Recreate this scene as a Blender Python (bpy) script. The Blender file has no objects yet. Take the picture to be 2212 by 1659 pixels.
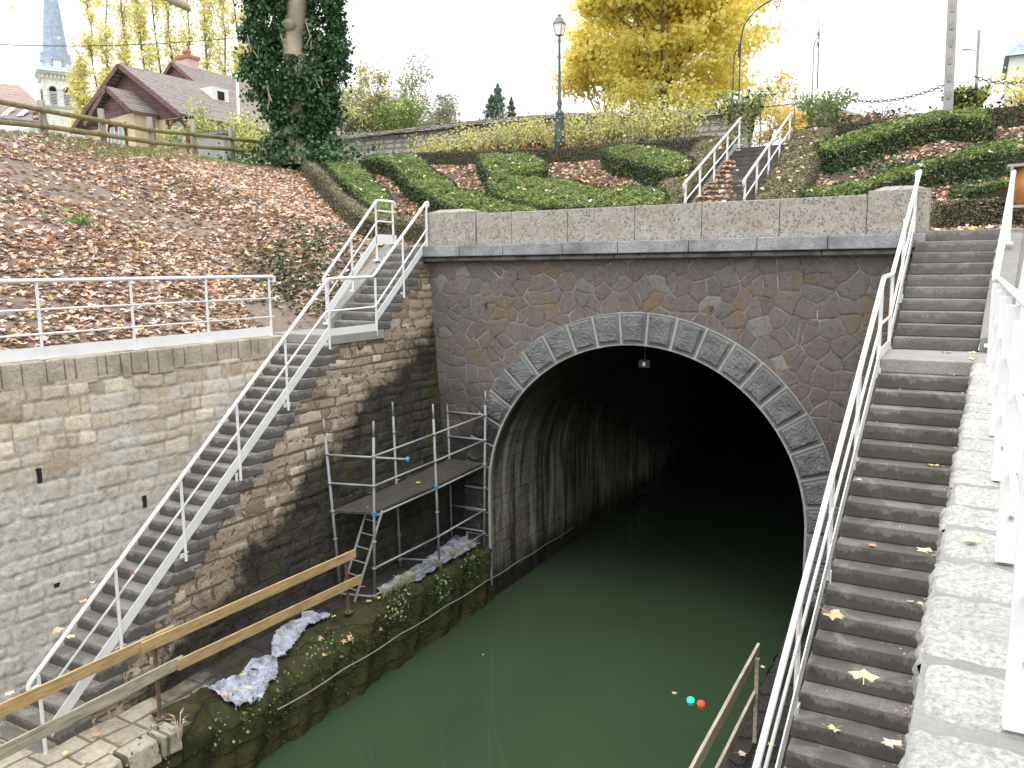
import bpy, bmesh, math, random
import numpy as np
from mathutils import Vector, Matrix
random.seed(7); RNG = np.random.default_rng(11)
SC = bpy.context.scene
C = SC.collection
R = math.radians

# ------------------------------------------------------------------ camera
F, YAW, PITCH, ROLL = 1749.0, .5107, .1419, -.00985
CAM = Vector((5.27, -14.0, 6.9))
_r0 = Vector((math.cos(YAW), math.sin(YAW), 0))
FW = Vector((-math.sin(YAW)*math.cos(PITCH), math.cos(YAW)*math.cos(PITCH), -math.sin(PITCH)))
_u0 = _r0.cross(FW)
RT = _r0*math.cos(ROLL)+_u0*math.sin(ROLL)
UP = -_r0*math.sin(ROLL)+_u0*math.cos(ROLL)
cd = bpy.data.cameras.new('camera'); cam = bpy.data.objects.new('camera', cd); C.objects.link(cam)
cam.matrix_world = Matrix(((RT.x, UP.x, -FW.x, CAM.x), (RT.y, UP.y, -FW.y, CAM.y), (RT.z, UP.z, -FW.z, CAM.z), (0, 0, 0, 1)))
cd.sensor_width = 36; cd.lens = 36*F/2212; cd.clip_start = .05; cd.clip_end = 2000
SC.camera = cam
SC.render.resolution_x = 1024; SC.render.resolution_y = 768

# ------------------------------------------------------------------ light
SUN_EL, SUN_AZ = R(62), R(200)
w = bpy.data.worlds.new('World'); SC.world = w; w.use_nodes = True
nt = w.node_tree; nt.nodes.clear()
sky = nt.nodes.new('ShaderNodeTexSky'); sky.sky_type = 'NISHITA'; sky.sun_disc = False
sky.sun_elevation = SUN_EL; sky.sun_rotation = SUN_AZ; sky.air_density = 1.0; sky.dust_density = 3.0
hs = nt.nodes.new('ShaderNodeHueSaturation'); hs.inputs['Saturation'].default_value = .18
nt.links.new(sky.outputs[0], hs.inputs['Color'])
ov = nt.nodes.new('ShaderNodeMix'); ov.data_type = 'RGBA'; ov.blend_type = 'MIX'; ov.inputs[0].default_value = .8
nt.links.new(hs.outputs[0], ov.inputs[6]); ov.inputs[7].default_value = (11.5, 11.7, 11.9, 1)   # even overcast cloud layer
tc_ = nt.nodes.new('ShaderNodeTexCoord'); sx_ = nt.nodes.new('ShaderNodeSeparateXYZ'); nt.links.new(tc_.outputs['Generated'], sx_.inputs[0])
cr_ = nt.nodes.new('ShaderNodeMapRange'); cr_.inputs['From Min'].default_value = 0; cr_.inputs['From Max'].default_value = 1; cr_.inputs['To Min'].default_value = .62; cr_.inputs['To Max'].default_value = 1.75
nt.links.new(sx_.outputs[2], cr_.inputs[0])
ml_ = nt.nodes.new('ShaderNodeMix'); ml_.data_type = 'RGBA'; ml_.blend_type = 'MULTIPLY'; ml_.inputs[0].default_value = 1
nt.links.new(ov.outputs[2], ml_.inputs[6]); nt.links.new(cr_.outputs[0], ml_.inputs[7]); ov = ml_
bg = nt.nodes.new('ShaderNodeBackground'); bg.inputs[1].default_value = .11
nt.links.new(ov.outputs[2], bg.inputs[0])
wo = nt.nodes.new('ShaderNodeOutputWorld'); nt.links.new(bg.outputs[0], wo.inputs[0])
sd = bpy.data.lights.new('sun', 'SUN'); sd.energy = .5; sd.angle = R(25); sd.color = (1, .97, .93)
so = bpy.data.objects.new('sun', sd); C.objects.link(so)
so.rotation_euler = (R(90)-SUN_EL, 0, R(20))
SC.view_settings.view_transform = 'Standard'; SC.view_settings.look = 'None'
SC.view_settings.exposure = 0.72; SC.view_settings.gamma = 1
SC.render.engine = 'CYCLES'
try:
    SC.cycles.max_bounces = 6; SC.cycles.diffuse_bounces = 3; SC.cycles.transparent_max_bounces = 6
except Exception: pass

# ------------------------------------------------------------------ picture measurements -> world points (2212 x 1659 reading of the photo)
def ray(x, y): return FW + RT*((x-1106)/F) - UP*((y-829.5)/F)
def P(x, y, ax, val):
    d = ray(x, y); a = 'xyz'.index(ax); return CAM + d*((val-CAM[a])/d[a])
def PD(x, y, dep): return CAM + ray(x, y)*dep

# ------------------------------------------------------------------ materials
class NB:
    def __init__(s, name, rough=.8, spec=.3):
        m = bpy.data.materials.new(name); m.use_nodes = True; s.m = m; s.t = m.node_tree; s.t.nodes.clear()
        s.b = s.n('ShaderNodeBsdfPrincipled'); s.b.inputs['Roughness'].default_value = rough
        s.b.inputs['Specular IOR Level'].default_value = spec
        o = s.n('ShaderNodeOutputMaterial'); s.l(s.b.outputs[0], o.inputs[0])
        s.pos = s.n('ShaderNodeNewGeometry').outputs['Position']
    def n(s, t, **k):
        x = s.t.nodes.new(t)
        for a, v in k.items(): setattr(x, a, v)
        return x
    def l(s, a, b): s.t.links.new(a, b)
    def inp(s, sock, v):
        if hasattr(v, 'is_output'): s.l(v, sock)
        else: sock.default_value = v
    def noise(s, scale, detail=4, rough=.55, vec=None, dist=0, out='Fac'):
        x = s.n('ShaderNodeTexNoise'); x.inputs['Scale'].default_value = scale; x.inputs['Detail'].default_value = detail
        x.inputs['Roughness'].default_value = rough; x.inputs['Distortion'].default_value = dist
        s.l(vec if vec is not None else s.pos, x.inputs['Vector']); return x.outputs[out]
    def map(s, scale=(1, 1, 1), rot=(0, 0, 0), loc=(0, 0, 0), vec=None):
        x = s.n('ShaderNodeMapping'); x.inputs['Scale'].default_value = scale; x.inputs['Rotation'].default_value = rot; x.inputs['Location'].default_value = loc
        s.l(vec if vec is not None else s.pos, x.inputs['Vector']); return x.outputs[0]
    def swz(s, order, vec=None):
        a = s.n('ShaderNodeSeparateXYZ'); s.l(vec if vec is not None else s.pos, a.inputs[0])
        b = s.n('ShaderNodeCombineXYZ')
        for i, c in enumerate(order):
            if c in 'xyz': s.l(a.outputs['xyz'.index(c)], b.inputs[i])
        return b.outputs[0]
    def sep(s, c, vec=None):
        a = s.n('ShaderNodeSeparateXYZ'); s.l(vec if vec is not None else s.pos, a.inputs[0]); return a.outputs['xyz'.index(c)]
    def math(s, op, a, b=0.0, c=0.0, clamp=False):
        x = s.n('ShaderNodeMath', operation=op, use_clamp=clamp); s.inp(x.inputs[0], a); s.inp(x.inputs[1], b); s.inp(x.inputs[2], c); return x.outputs[0]
    def ramp(s, f, stops, interp='LINEAR'):
        x = s.n('ShaderNodeValToRGB'); x.color_ramp.interpolation = interp
        e = x.color_ramp.elements
        while len(e) < len(stops): e.new(.5)
        for i, (p, c) in enumerate(stops):
            e[i].position = p; e[i].color = (c, c, c, 1) if isinstance(c, (int, float)) else (*c, 1)
        s.l(f, x.inputs[0]); return x.outputs[0]
    def mix(s, f, a, b, mode='MIX'):
        x = s.n('ShaderNodeMix', data_type='RGBA', blend_type=mode); s.inp(x.inputs[0], f)
        for k, v in ((6, a), (7, b)):
            if isinstance(v, tuple) and len(v) == 3: v = (*v, 1)
            s.inp(x.inputs[k], v)
        return x.outputs[2]
    def bump(s, h, strength=.5, dist=.02, prev=None):
        x = s.n('ShaderNodeBump'); x.inputs['Strength'].default_value = strength; x.inputs['Distance'].default_value = dist
        s.l(h, x.inputs['Height'])
        if prev is not None: s.l(prev, x.inputs['Normal'])
        return x.outputs[0]
    def fin(s, col, nrm=None, rough=None):
        s.inp(s.b.inputs['Base Color'], (*col, 1) if isinstance(col, tuple) and len(col) == 3 else col)
        if nrm is not None: s.l(nrm, s.b.inputs['Normal'])
        if rough is not None: s.inp(s.b.inputs['Roughness'], rough)
        return s.m

def m_plain(name, col, rough=.7, var=.15, scale=6, metal=0, bump=.0, spec=.3):
    b = NB(name, rough, spec); b.b.inputs['Metallic'].default_value = metal
    f = b.noise(scale, 5); lo = tuple(c*(1-var) for c in col); hi = tuple(min(1, c*(1+var)) for c in col)
    c = b.ramp(f, [(.3, lo), (.7, hi)])
    return b.fin(c, b.bump(b.noise(scale*4, 4), bump, .01) if bump else None)

def m_granite(name, base, speck=.5, blotch=.4, rough=.85, bstr=.5, scale=1.0, wet=0.0, bdist=.012, riser=None):
    b = NB(name, rough, .35)
    f = b.noise(70*scale, 3, .8); big = b.noise(2.2*scale, 5, .6); mid = b.noise(9*scale, 5, .65)
    c = b.ramp(f, [(.28, tuple(x*(1-speck) for x in base)), (.5, base), (.72, tuple(min(.9, x*(1+speck)) for x in base))])
    c = b.mix(b.ramp(big, [(.35, blotch), (.6, 0.0)]), c, tuple(x*.45 for x in base))
    c = b.mix(b.ramp(mid, [(.5, 0.0), (.75, .35)]), c, tuple(min(.9, x*1.25) for x in base))
    r = None
    if wet:
        wm = b.ramp(b.noise(1.3, 5, .65, dist=1.2), [(.47, 0.0), (.53, wet)])
        c = b.mix(wm, c, (base[0]*.38, base[1]*.37, base[2]*.36)); r = b.math('SUBTRACT', rough, b.math('MULTIPLY', wm, .35))
    if riser:        # ragged damp from each riser's foot; also paints risers in shade against the treads
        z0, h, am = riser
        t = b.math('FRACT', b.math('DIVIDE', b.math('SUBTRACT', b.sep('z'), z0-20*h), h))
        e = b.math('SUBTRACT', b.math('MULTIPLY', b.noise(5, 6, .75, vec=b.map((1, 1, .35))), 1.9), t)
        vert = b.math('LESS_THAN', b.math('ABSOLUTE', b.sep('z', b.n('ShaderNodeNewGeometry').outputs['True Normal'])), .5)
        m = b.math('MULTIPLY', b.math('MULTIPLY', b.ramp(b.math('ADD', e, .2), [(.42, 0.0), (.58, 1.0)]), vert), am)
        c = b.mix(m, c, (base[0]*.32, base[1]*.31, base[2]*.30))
    n = b.bump(b.noise(22*scale, 8, .7), bstr, bdist)
    return b.fin(c, n, r)

def m_pit():      # shelly concrete-like limestone of the parapet
    b = NB('pitted_stone', .9, .25)
    f = b.noise(14, 6, .7); c = b.ramp(f, [(.3, (.26, .24, .215)), (.5, (.38, .355, .32)), (.7, (.50, .475, .43))])
    v = b.n('ShaderNodeTexVoronoi'); v.inputs['Scale'].default_value = 17; b.l(b.noise(3, 3, out='Color', vec=b.pos), v.inputs['Vector'])
    sp = b.n('ShaderNodeTexVoronoi'); sp.inputs['Scale'].default_value = 25
    b.l(b.pos, sp.inputs['Vector'])
    pick = b.math('GREATER_THAN', b.noise(5, 3, .7), .47)
    pit = b.math('MULTIPLY', b.math('LESS_THAN', sp.outputs['Distance'], b.math('MULTIPLY', b.noise(6, 4, .7), .75)), pick)
    c = b.mix(b.math('MULTIPLY', pit, .7), c, (.11, .10, .085))
    c = b.mix(b.ramp(b.noise(60, 4, .8), [(.35, .5), (.5, .0)]), c, (.16, .145, .125))
    c = b.mix(b.ramp(b.noise(1.7, 5, .6, vec=b.map((1, 1, 2.2))), [(.45, 0.0), (.7, .5)]), c, (.27, .22, .16))
    c = b.mix(b.ramp(b.sep('z'), [(.0, 0.0), (1, 0.0)]), c, (.2, .2, .2))
    h = b.math('SUBTRACT', b.noise(30, 6, .7), b.math('MULTIPLY', pit, .8))
    return b.fin(c, b.bump(h, .6, .012))

def m_poly():     # purple polygonal rubble of the portal
    b = NB('polygonal_porphyry', .85, .3)
    p2 = b.swz('xz0')
    wob = b.noise(2.2, 2, .5, vec=p2, out='Color')
    off = b.n('ShaderNodeVectorMath', operation='MULTIPLY_ADD'); b.l(wob, off.inputs[0]); off.inputs[1].default_value = (.13, .13, 0); b.l(p2, off.inputs[2])
    vec = off.outputs[0]
    vc = b.n('ShaderNodeTexVoronoi', voronoi_dimensions='2D'); vc.inputs['Scale'].default_value = 3.4; b.l(vec, vc.inputs['Vector'])
    ve = b.n('ShaderNodeTexVoronoi', voronoi_dimensions='2D', feature='DISTANCE_TO_EDGE'); ve.inputs['Scale'].default_value = 3.4; b.l(vec, ve.inputs['Vector'])
    sx = b.n('ShaderNodeSeparateColor'); b.l(vc.outputs['Color'], sx.inputs[0])
    c = b.ramp(sx.outputs[0], [(0, (.145, .12, .11)), (.3, (.185, .152, .138)), (.55, (.16, .138, .128)), (.7, (.20, .163, .147)), (.8, (.165, .157, .145)), (.93, (.14, .13, .122)), (1, (.31, .30, .27))])
    c = b.mix(b.ramp(b.noise(38, 5, .75), [(.35, .0), (.75, .55)]), c, (.27, .24, .23))
    c = b.mix(b.ramp(b.noise(11, 5, .7), [(.5, .0), (.68, .5)]), c, (.065, .052, .05))
    ox = b.math('MULTIPLY', b.ramp(b.noise(1.4, 5, .7), [(.50, 0.0), (.62, .6)]), b.math('GREATER_THAN', sx.outputs[1], .45))
    c = b.mix(ox, c, (.22, .145, .06))                                         # ochre lichen on some stones
    c = b.mix(b.ramp(b.noise(5.5, 4, .6), [(.69, 0.0), (.74, .5)]), c, (.30, .27, .05))
    j = b.noise(3, 3, .6); jw = b.math('MULTIPLY_ADD', j, .03, .012)
    mort = b.math('LESS_THAN', ve.outputs['Distance'], jw)
    mc = b.ramp(b.noise(2.6, 5, .75), [(.38, (.045, .04, .036)), (.46, (.16, .14, .128)), (.56, (.28, .26, .235)), (.68, (.52, .50, .46))])
    c = b.mix(mort, c, mc)
    z = b.sep('z')
    st = b.noise(1.0, 5, .65, vec=b.map((2.4, 1, .45)))                          # dark water runs below the cornice and near the water
    run = b.math('MULTIPLY', b.ramp(st, [(.6, 0.0), (.72, .75)]), b.ramp(b.math('MULTIPLY', z, .1), [(.3, .9), (.72, .35)]))
    c = b.mix(run, c, (.025, .022, .02))
    low = b.math('MULTIPLY', b.ramp(b.math('MULTIPLY_ADD', b.noise(1.5, 4), .25, b.math('MULTIPLY', z, .1)), [(.43, 1.0), (.60, .0)]), b.ramp(b.math('MULTIPLY_ADD', b.sep('x'), .1, .5), [(.2, .92), (.6, .35)]))
    c = b.mix(low, c, (.028, .026, .023))
    dome = b.ramp(ve.outputs['Distance'], [(0, 0.25), (.045, .1), (.09, .8), (.3, 1.0)])
    h = b.math('ADD', b.math('MULTIPLY', dome, .6), b.math('MULTIPLY', b.noise(19, 8, .8), 1.3))
    return b.fin(c, b.bump(h, .9, .035))

def m_course(name, cols, mortar, bw, bh, order='yz0', grit=9, stain=None, patch=None, mw=.03, bstr=1.0, distort=.06, mdark=False):
    b = NB(name, .88, .25)
    p2 = b.swz(order)
    wob = b.noise(1.7, 3, .6, vec=p2, out='Color')
    off = b.n('ShaderNodeVectorMath', operation='MULTIPLY_ADD'); b.l(wob, off.inputs[0]); off.inputs[1].default_value = (distort*2, distort*.9, 0); b.l(p2, off.inputs[2])
    wob2 = b.noise(14, 3, .6, vec=p2, out='Color')
    of2 = b.n('ShaderNodeVectorMath', operation='MULTIPLY_ADD'); b.l(wob2, of2.inputs[0]); of2.inputs[1].default_value = (.035, .035, 0) if distort else (.01, .01, 0); b.l(off.outputs[0], of2.inputs[2])
    if distort:      # courses and stones of unequal size
        rowv = b.noise(2.3, 1, .5, vec=b.map((0, 1, 0), vec=p2)); colv = b.noise(1.6, 1, .5, vec=b.map((1, 2.5, 0), vec=p2))
        cb = b.n('ShaderNodeCombineXYZ'); b.l(b.math('MULTIPLY', colv, .5), cb.inputs[0]); b.l(b.math('MULTIPLY', rowv, .30), cb.inputs[1])
        ad = b.n('ShaderNodeVectorMath', operation='ADD'); b.l(of2.outputs[0], ad.inputs[0]); b.l(cb.outputs[0], ad.inputs[1]); of2 = ad
    br = b.n('ShaderNodeTexBrick'); b.l(of2.outputs[0], br.inputs['Vector'])
    for k, v in (('Scale', 1.0), ('Mortar Size', mw), ('Mortar Smooth', .35), ('Bias', 0.0), ('Brick Width', bw), ('Row Height', bh)): br.inputs[k].default_value = v
    br.offset = .43; br.squash = .8; br.squash_frequency = 3
    br.inputs['Color1'].default_value = (0, 0, 0, 1); br.inputs['Color2'].default_value = (1, 1, 1, 1); br.inputs['Mortar'].default_value = (.5, .5, .5, 1)
    n = len(cols)-1
    c = b.ramp(br.outputs['Color'], [(i/n, cc) for i, cc in enumerate(cols)])
    c = b.mix(b.ramp(b.noise(grit, 6, .75), [(.3, .75), (.55, .0)]), c, tuple(x*.5 for x in cols[0]))
    c = b.mix(b.ramp(b.noise(grit*1.7, 5, .7, vec=b.map((1, 1, 1), loc=(5, 3, 1))), [(.5, .0), (.72, .6)]), c, tuple(min(.85, x*1.5) for x in cols[-1]))
    c = b.mix(br.outputs['Fac'], c, mortar)
    if patch:
        for sc, lo, hi, amt, pc, loc in patch:
            c = b.mix(b.ramp(b.noise(sc, 6, .7, vec=b.map(loc=(loc, loc*2, 0))), [(lo, 0.0), (hi, amt)]), c, pc)
    if stain: c = stain(b, c)
    h = b.math('ADD', b.math('MULTIPLY', b.math('SUBTRACT', 1.0, br.outputs['Fac']), 1.0), b.math('MULTIPLY', b.noise(grit*1.4, 8, .75), 1.1))
    return b.fin(c, b.bump(h, bstr, .045 if distort else .02))

def stain_side(b, c):     # the wet, mossy area of the wall next to the tunnel mouth
    y, z = b.sep('y'), b.sep('z')
    e = b.math('ADD', b.math('MULTIPLY', y, .62), b.math('MULTIPLY', z, -1.0))     # y*.62 - z
    e = b.math('ADD', e, b.math('MULTIPLY', b.noise(1.1, 6, .7), 1.8))
    m = b.ramp(b.math('MULTIPLY_ADD', e, .1, 1.0), [(.475, 0.0), (.515, .95)])
    gr = b.ramp(b.noise(1.6, 6, .75), [(.42, (.022, .021, .019)), (.54, (.05, .046, .038)), (.6, (.04, .05, .012)), (.74, (.05, .06, .012))])
    return b.mix(b.math('MULTIPLY', m, b.ramp(b.noise(12, 6, .8), [(.58, 1.0), (.72, .75)])), c, gr)

def m_leafy(name, cols, rough=.6, trans=.0, scale=3):
    b = NB(name, rough, .3)
    f = b.noise(scale, 4, .7)
    n = len(cols)-1
    c = b.ramp(f, [(.25+.5*i/n, x) for i, x in enumerate(cols)])
    if trans:
        b.b.inputs['Transmission Weight'].default_value = 0
        tr = b.n('ShaderNodeBsdfTranslucent'); b.l(c, tr.inputs[0])
        mx = b.n('ShaderNodeMixShader'); mx.inputs[0].default_value = trans
        out = [x for x in b.t.nodes if x.type == 'OUTPUT_MATERIAL'][0]
        b.l(b.b.outputs[0], mx.inputs[1]); b.l(tr.outputs[0], mx.inputs[2]); b.l(mx.outputs[0], out.inputs[0])
    return b.fin(c)

M = {}
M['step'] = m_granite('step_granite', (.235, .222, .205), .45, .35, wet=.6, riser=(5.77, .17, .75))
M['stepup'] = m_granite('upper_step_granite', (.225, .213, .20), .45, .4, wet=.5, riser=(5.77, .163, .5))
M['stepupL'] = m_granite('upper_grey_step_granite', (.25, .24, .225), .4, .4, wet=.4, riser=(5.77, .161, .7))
M['darkstep'] = m_granite('dark_mossy_steps', (.105, .095, .085), .4, .5, wet=.6)
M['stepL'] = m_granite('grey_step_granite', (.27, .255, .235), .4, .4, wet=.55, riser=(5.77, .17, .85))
M['slab'] = m_granite('landing_granite', (.30, .285, .265), .4, .3)
M['curb'] = m_granite('curb_granite', (.26, .25, .235), .4, .3)
M['cornice'] = m_granite('cornice_granite', (.31, .315, .325), .75, .9, bstr=.9)
M['moulding'] = m_granite('moulding_granite', (.20, .195, .18), .5, 1.0, .85, .7, 1.4)
M['pit'] = m_pit()
M['poly'] = m_poly()
M['vouss'] = m_granite('rough_voussoir_granite', (.175, .182, .182), 1.2, .4, .6, 1.0, .7, bdist=.05)
def m_vous():
    b = NB('rough_arch_granite', .6, .35); base = (.195, .20, .20)
    c = b.ramp(b.noise(75, 3, .85), [(.3, (.045, .047, .05)), (.48, base), (.6, (.26, .27, .27)), (.72, (.42, .43, .43))])
    c = b.mix(b.ramp(b.noise(2.5, 5, .6), [(.4, .5), (.6, 0.0)]), c, (.085, .09, .09))
    e = b.math('ADD', b.math('MULTIPLY', b.sep('z'), -.1), b.math('ADD', b.math('MULTIPLY', b.noise(1.4, 6, .75), .3), b.math('MULTIPLY', b.sep('x'), -.05)))
    m = b.ramp(b.math('ADD', e, .6), [(.46, 0.0), (.52, .93)])
    c = b.mix(m, c, b.ramp(b.noise(5, 6, .8), [(.4, (.02, .02, .019)), (.6, (.05, .047, .04)), (.72, (.30, .29, .25))]))     # black wet stain with lime spots low on the left
    return b.fin(c, b.bump(b.noise(24, 8, .75), .8, .05))
M['vouss'] = m_vous()
M['joint'] = m_granite('pale_pointing', (.42, .41, .385), .2, .35)
M['mortar'] = m_granite('mortar', (.27, .265, .25), .2, .35)
M['brown'] = m_course('brown_limestone_courses', [(.30, .225, .165), (.48, .385, .29), (.40, .32, .24), (.58, .49, .39)], (.20, .15, .11), .42, .205, grit=16, stain=stain_side, mw=.022,
                      patch=[(.7, .52, .68, .5, (.20, .14, .085), 3)])
def whiten(b, c):
    y, z = b.sep('y'), b.sep('z')
    e = b.math('ADD', b.math('MULTIPLY', z, -.14), b.math('MULTIPLY', b.noise(1.2, 6, .7), .9))
    m = b.ramp(b.math('ADD', e, .66), [(.42, 0.0), (.60, .9)])
    c = b.mix(m, c, b.ramp(b.noise(11, 7, .75), [(.30, (.22, .195, .165)), (.43, (.47, .44, .395)), (.6, (.62, .60, .56)), (.78, (.78, .77, .74))]))
    g = b.ramp(b.math('ADD', b.math('MULTIPLY', z, -.30), b.math('MULTIPLY', b.noise(2, 5, .7), .8)), [(.0, 0.0), (.25, .45)])
    return b.mix(g, c, (.16, .15, .10))
M['upper'] = m_course('pale_limestone_rubble', [(.42, .34, .25), (.60, .51, .40), (.50, .42, .32), (.66, .59, .48)], (.44, .37, .29), .44, .21, grit=12, mw=.012, stain=whiten,
                      patch=[(.9, .55, .66, .5, (.30, .20, .12), 2)])
def m_stones(name, stain=None, patch=None, grit=14):
    b = NB(name, .88, .25)
    at_ = b.n('ShaderNodeAttribute'); at_.attribute_name = 'stone'; c = at_.outputs['Color']
    f = b.noise(grit, 7, .78)
    c = b.mix(b.ramp(f, [(.32, .62), (.52, .0)]), c, b.mix(1.0, c, (.42, .38, .34), 'MULTIPLY'))
    c = b.mix(b.ramp(b.noise(grit*2.1, 5, .7, vec=b.map(loc=(5, 3, 1))), [(.5, .0), (.75, .5)]), c, b.mix(1.0, c, (1.45, 1.45, 1.45), 'MULTIPLY'))
    if patch:
        for sc, lo, hi, amt, pc, loc in patch: c = b.mix(b.ramp(b.noise(sc, 6, .7, vec=b.map(loc=(loc, loc*2, 0))), [(lo, 0.0), (hi, amt)]), c, pc)
    if stain: c = stain(b, c)
    return b.fin(c, b.bump(b.noise(grit*1.6, 8, .8), .9, .03))
M['upper2'] = m_stones('pale_limestone_rubble_face', whiten, [(.8, .54, .68, .45, (.30, .20, .12), 2)], 12)
M['brown2'] = m_stones('brown_limestone_face', stain_side, [(.7, .52, .68, .4, (.22, .155, .10), 3)], 15)
M['coping'] = m_granite('coping_limestone', (.48, .42, .33), .4, .8, bstr=1.0, scale=.6, bdist=.03)
M['bigcoping'] = m_granite('coping_pale_granite', (.47, .46, .435), .5, .35, bstr=1.0, scale=.7, bdist=.025)
M['lining'] = m_course('tunnel_lining', [(.10, .09, .075), (.16, .145, .12), (.13, .115, .095), (.19, .17, .14)], (.07, .06, .05), .5, .26, grit=10, mw=.02,
                       patch=[(1.6, .5, .62, .6, (.035, .03, .027), 4)])
def streaks(b, c):
    v = b.map((.1, 2.2, .22)); f = b.noise(1.6, 6, .7, vec=v)
    c = b.mix(b.ramp(f, [(.5, 0.0), (.62, .8)]), c, (.52, .51, .43))
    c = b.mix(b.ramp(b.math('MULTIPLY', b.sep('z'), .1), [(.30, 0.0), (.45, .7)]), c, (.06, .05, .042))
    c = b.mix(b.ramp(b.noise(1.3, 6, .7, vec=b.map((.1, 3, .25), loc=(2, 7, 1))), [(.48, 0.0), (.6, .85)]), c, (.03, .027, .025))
    c = b.mix(b.ramp(b.math('ADD', b.math('MULTIPLY_ADD', b.noise(1.2, 5, .7), .30, b.math('MULTIPLY', b.sep('z'), .13)), b.math('MULTIPLY', b.sep('y'), .045)), [(.62, 0.0), (.82, .93)]), c, (.022, .018, .014))   # darkens the vault higher up and deeper in
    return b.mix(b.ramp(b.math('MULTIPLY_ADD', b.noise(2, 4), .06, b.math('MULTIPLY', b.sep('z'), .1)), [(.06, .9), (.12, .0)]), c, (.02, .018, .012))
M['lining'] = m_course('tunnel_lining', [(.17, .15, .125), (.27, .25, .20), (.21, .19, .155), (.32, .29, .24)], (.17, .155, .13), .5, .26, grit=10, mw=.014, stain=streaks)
def qstain(b, c):
    z, y = b.sep('z'), b.sep('y')
    c = b.mix(b.ramp(b.noise(2.2, 6, .75), [(.36, .96), (.62, .75)]), c, b.ramp(b.noise(3.5, 5, .7, vec=b.map(loc=(3, 1, 9))), [(.35, (.028, .024, .017)), (.5, (.04, .05, .01)), (.65, (.075, .055, .03))]))
    return c
M['quayface'] = m_course('mossy_quay_masonry', [(.10, .08, .05), (.15, .12, .08)], (.04, .03, .02), .6, .3, grit=8, stain=qstain)
def fstain(b, c):
    y = b.sep('y')
    e = b.math('ADD', b.math('MULTIPLY', y, .1), b.math('MULTIPLY', b.noise(1.0, 5, .65), .35))
    m = b.ramp(b.math('ADD', e, 1.0), [(.42, 0.0), (.52, .96)])
    return b.mix(m, c, b.ramp(b.noise(6, 5, .7), [(.35, (.018, .015, .013)), (.55, (.035, .03, .026)), (.75, (.05, .045, .03))]))
M['flag'] = m_course('quay_flagstones', [(.36, .32, .245), (.50, .45, .36), (.42, .38, .30)], (.20, .165, .12), .55, .42, order='yx0', grit=8, mw=.022, stain=fstain, distort=0)
M['darkflag'] = m_course('dark_wet_flagstones', [(.035, .032, .03), (.06, .055, .05)], (.02, .018, .016), .6, .45, order='yx0', grit=7)
def m_white():
    b = NB('chipped_white_paint', .4, .5)
    c = b.ramp(b.noise(3, 4, .6), [(.3, (.74, .755, .75)), (.7, (.83, .84, .84))])
    c = b.mix(b.ramp(b.noise(30, 6, .8), [(.66, 0.0), (.70, .75)]), c, (.30, .25, .20))
    c = b.mix(b.ramp(b.noise(7, 6, .75), [(.6, 0.0), (.8, .5)]), c, (.50, .50, .47))
    return b.fin(c, b.bump(b.noise(40, 4, .7), .15, .003))
M['white'] = m_white()
M['galv'] = m_granite('galvanised_steel', (.30, .31, .31), .25, .4, .5, .1); 
M['blue'] = m_plain('blue_paint', (.05, .22, .48), .5)
M['wood'] = m_plain('yellow_planking', (.52, .32, .11), .65, .25, 2.5, bump=.3)
def m_wood(name, base, dark, sc=(30, 2.2, 30), sp=.5, axis=1):
    b = NB(name, .75, .3)
    f = b.noise(1.0, 6, .7, vec=b.map(sc)); c = b.ramp(f, [(.3, dark), (.55, base), (.75, tuple(min(.9, x*1.25) for x in base))])
    c = b.mix(b.ramp(b.noise(2.2, 5, .7), [(.5, 0.0), (.72, sp)]), c, dark)
    return b.fin(c, b.bump(f, .35, .006))
M['wood'] = m_wood('yellow_shuttering_board', (.52, .37, .175), (.28, .18, .08), sp=.45)
M['greywood'] = m_wood('weathered_grey_board', (.44, .40, .31), (.22, .18, .12))
M['fence'] = m_wood('mossy_round_pole', (.25, .225, .11), (.12, .10, .05), sc=(8, 8, 8))
M['fencepost'] = m_wood('weathered_fence_post', (.29, .265, .215), (.17, .15, .125), sc=(20, 20, 2))
M['rustorange'] = m_plain('faded_orange_steel', (.42, .19, .06), .6, .25, 6)
M['rust'] = m_plain('rusty_steel', (.15, .10, .07), .8, .3, 12)
M['deck'] = m_granite('dirty_steel_deck', (.075, .068, .058), .5, .5, .6, .5)
M['rope'] = m_plain('grey_rope', (.25, .23, .19), .8)
M['darkiron'] = m_plain('dark_iron', (.07, .065, .06), .6, .2)
M['lampgreen'] = m_plain('dark_green_iron', (.085, .115, .11), .5, .2)
M['lampgrey'] = m_plain('grey_zinc', (.20, .20, .19), .5, .2)
M['lampglass'] = m_plain('opal_glass', (.85, .87, .88), .15, .02)
M['concpole'] = m_granite('pole_concrete', (.36, .35, .33), .2, .35)
M['slate'] = m_course('pale_blue_slate', [(.34, .40, .52), (.41, .47, .59)], (.28, .34, .45), .5, .35, order='xz0', grit=3, mw=.01, bstr=.1)
M['tile'] = m_course('brown_roof_tiles', [(.215, .185, .17), (.29, .25, .23), (.27, .235, .215)], (.12, .10, .09), 9.0, .17, order='yz0', grit=4, mw=.03, distort=.0, patch=[(1.0, .55, .7, .4, (.33, .28, .22), 1)])
M['tile2'] = m_course('reddish_roof_tiles', [(.36, .26, .23), (.44, .32, .28), (.39, .29, .26)], (.2, .15, .13), 9.0, .19, order='xz0', grit=4, mw=.03, distort=.0)
M['clad'] = m_course('purple_brown_cladding', [(.17, .10, .105), (.22, .135, .135)], (.07, .04, .045), 4.0, .17, order='xz0', grit=3, mw=.012, bstr=.3, distort=0)
M['render'] = m_plain('cream_render', (.66, .53, .37), .9, .06, 3)
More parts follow.
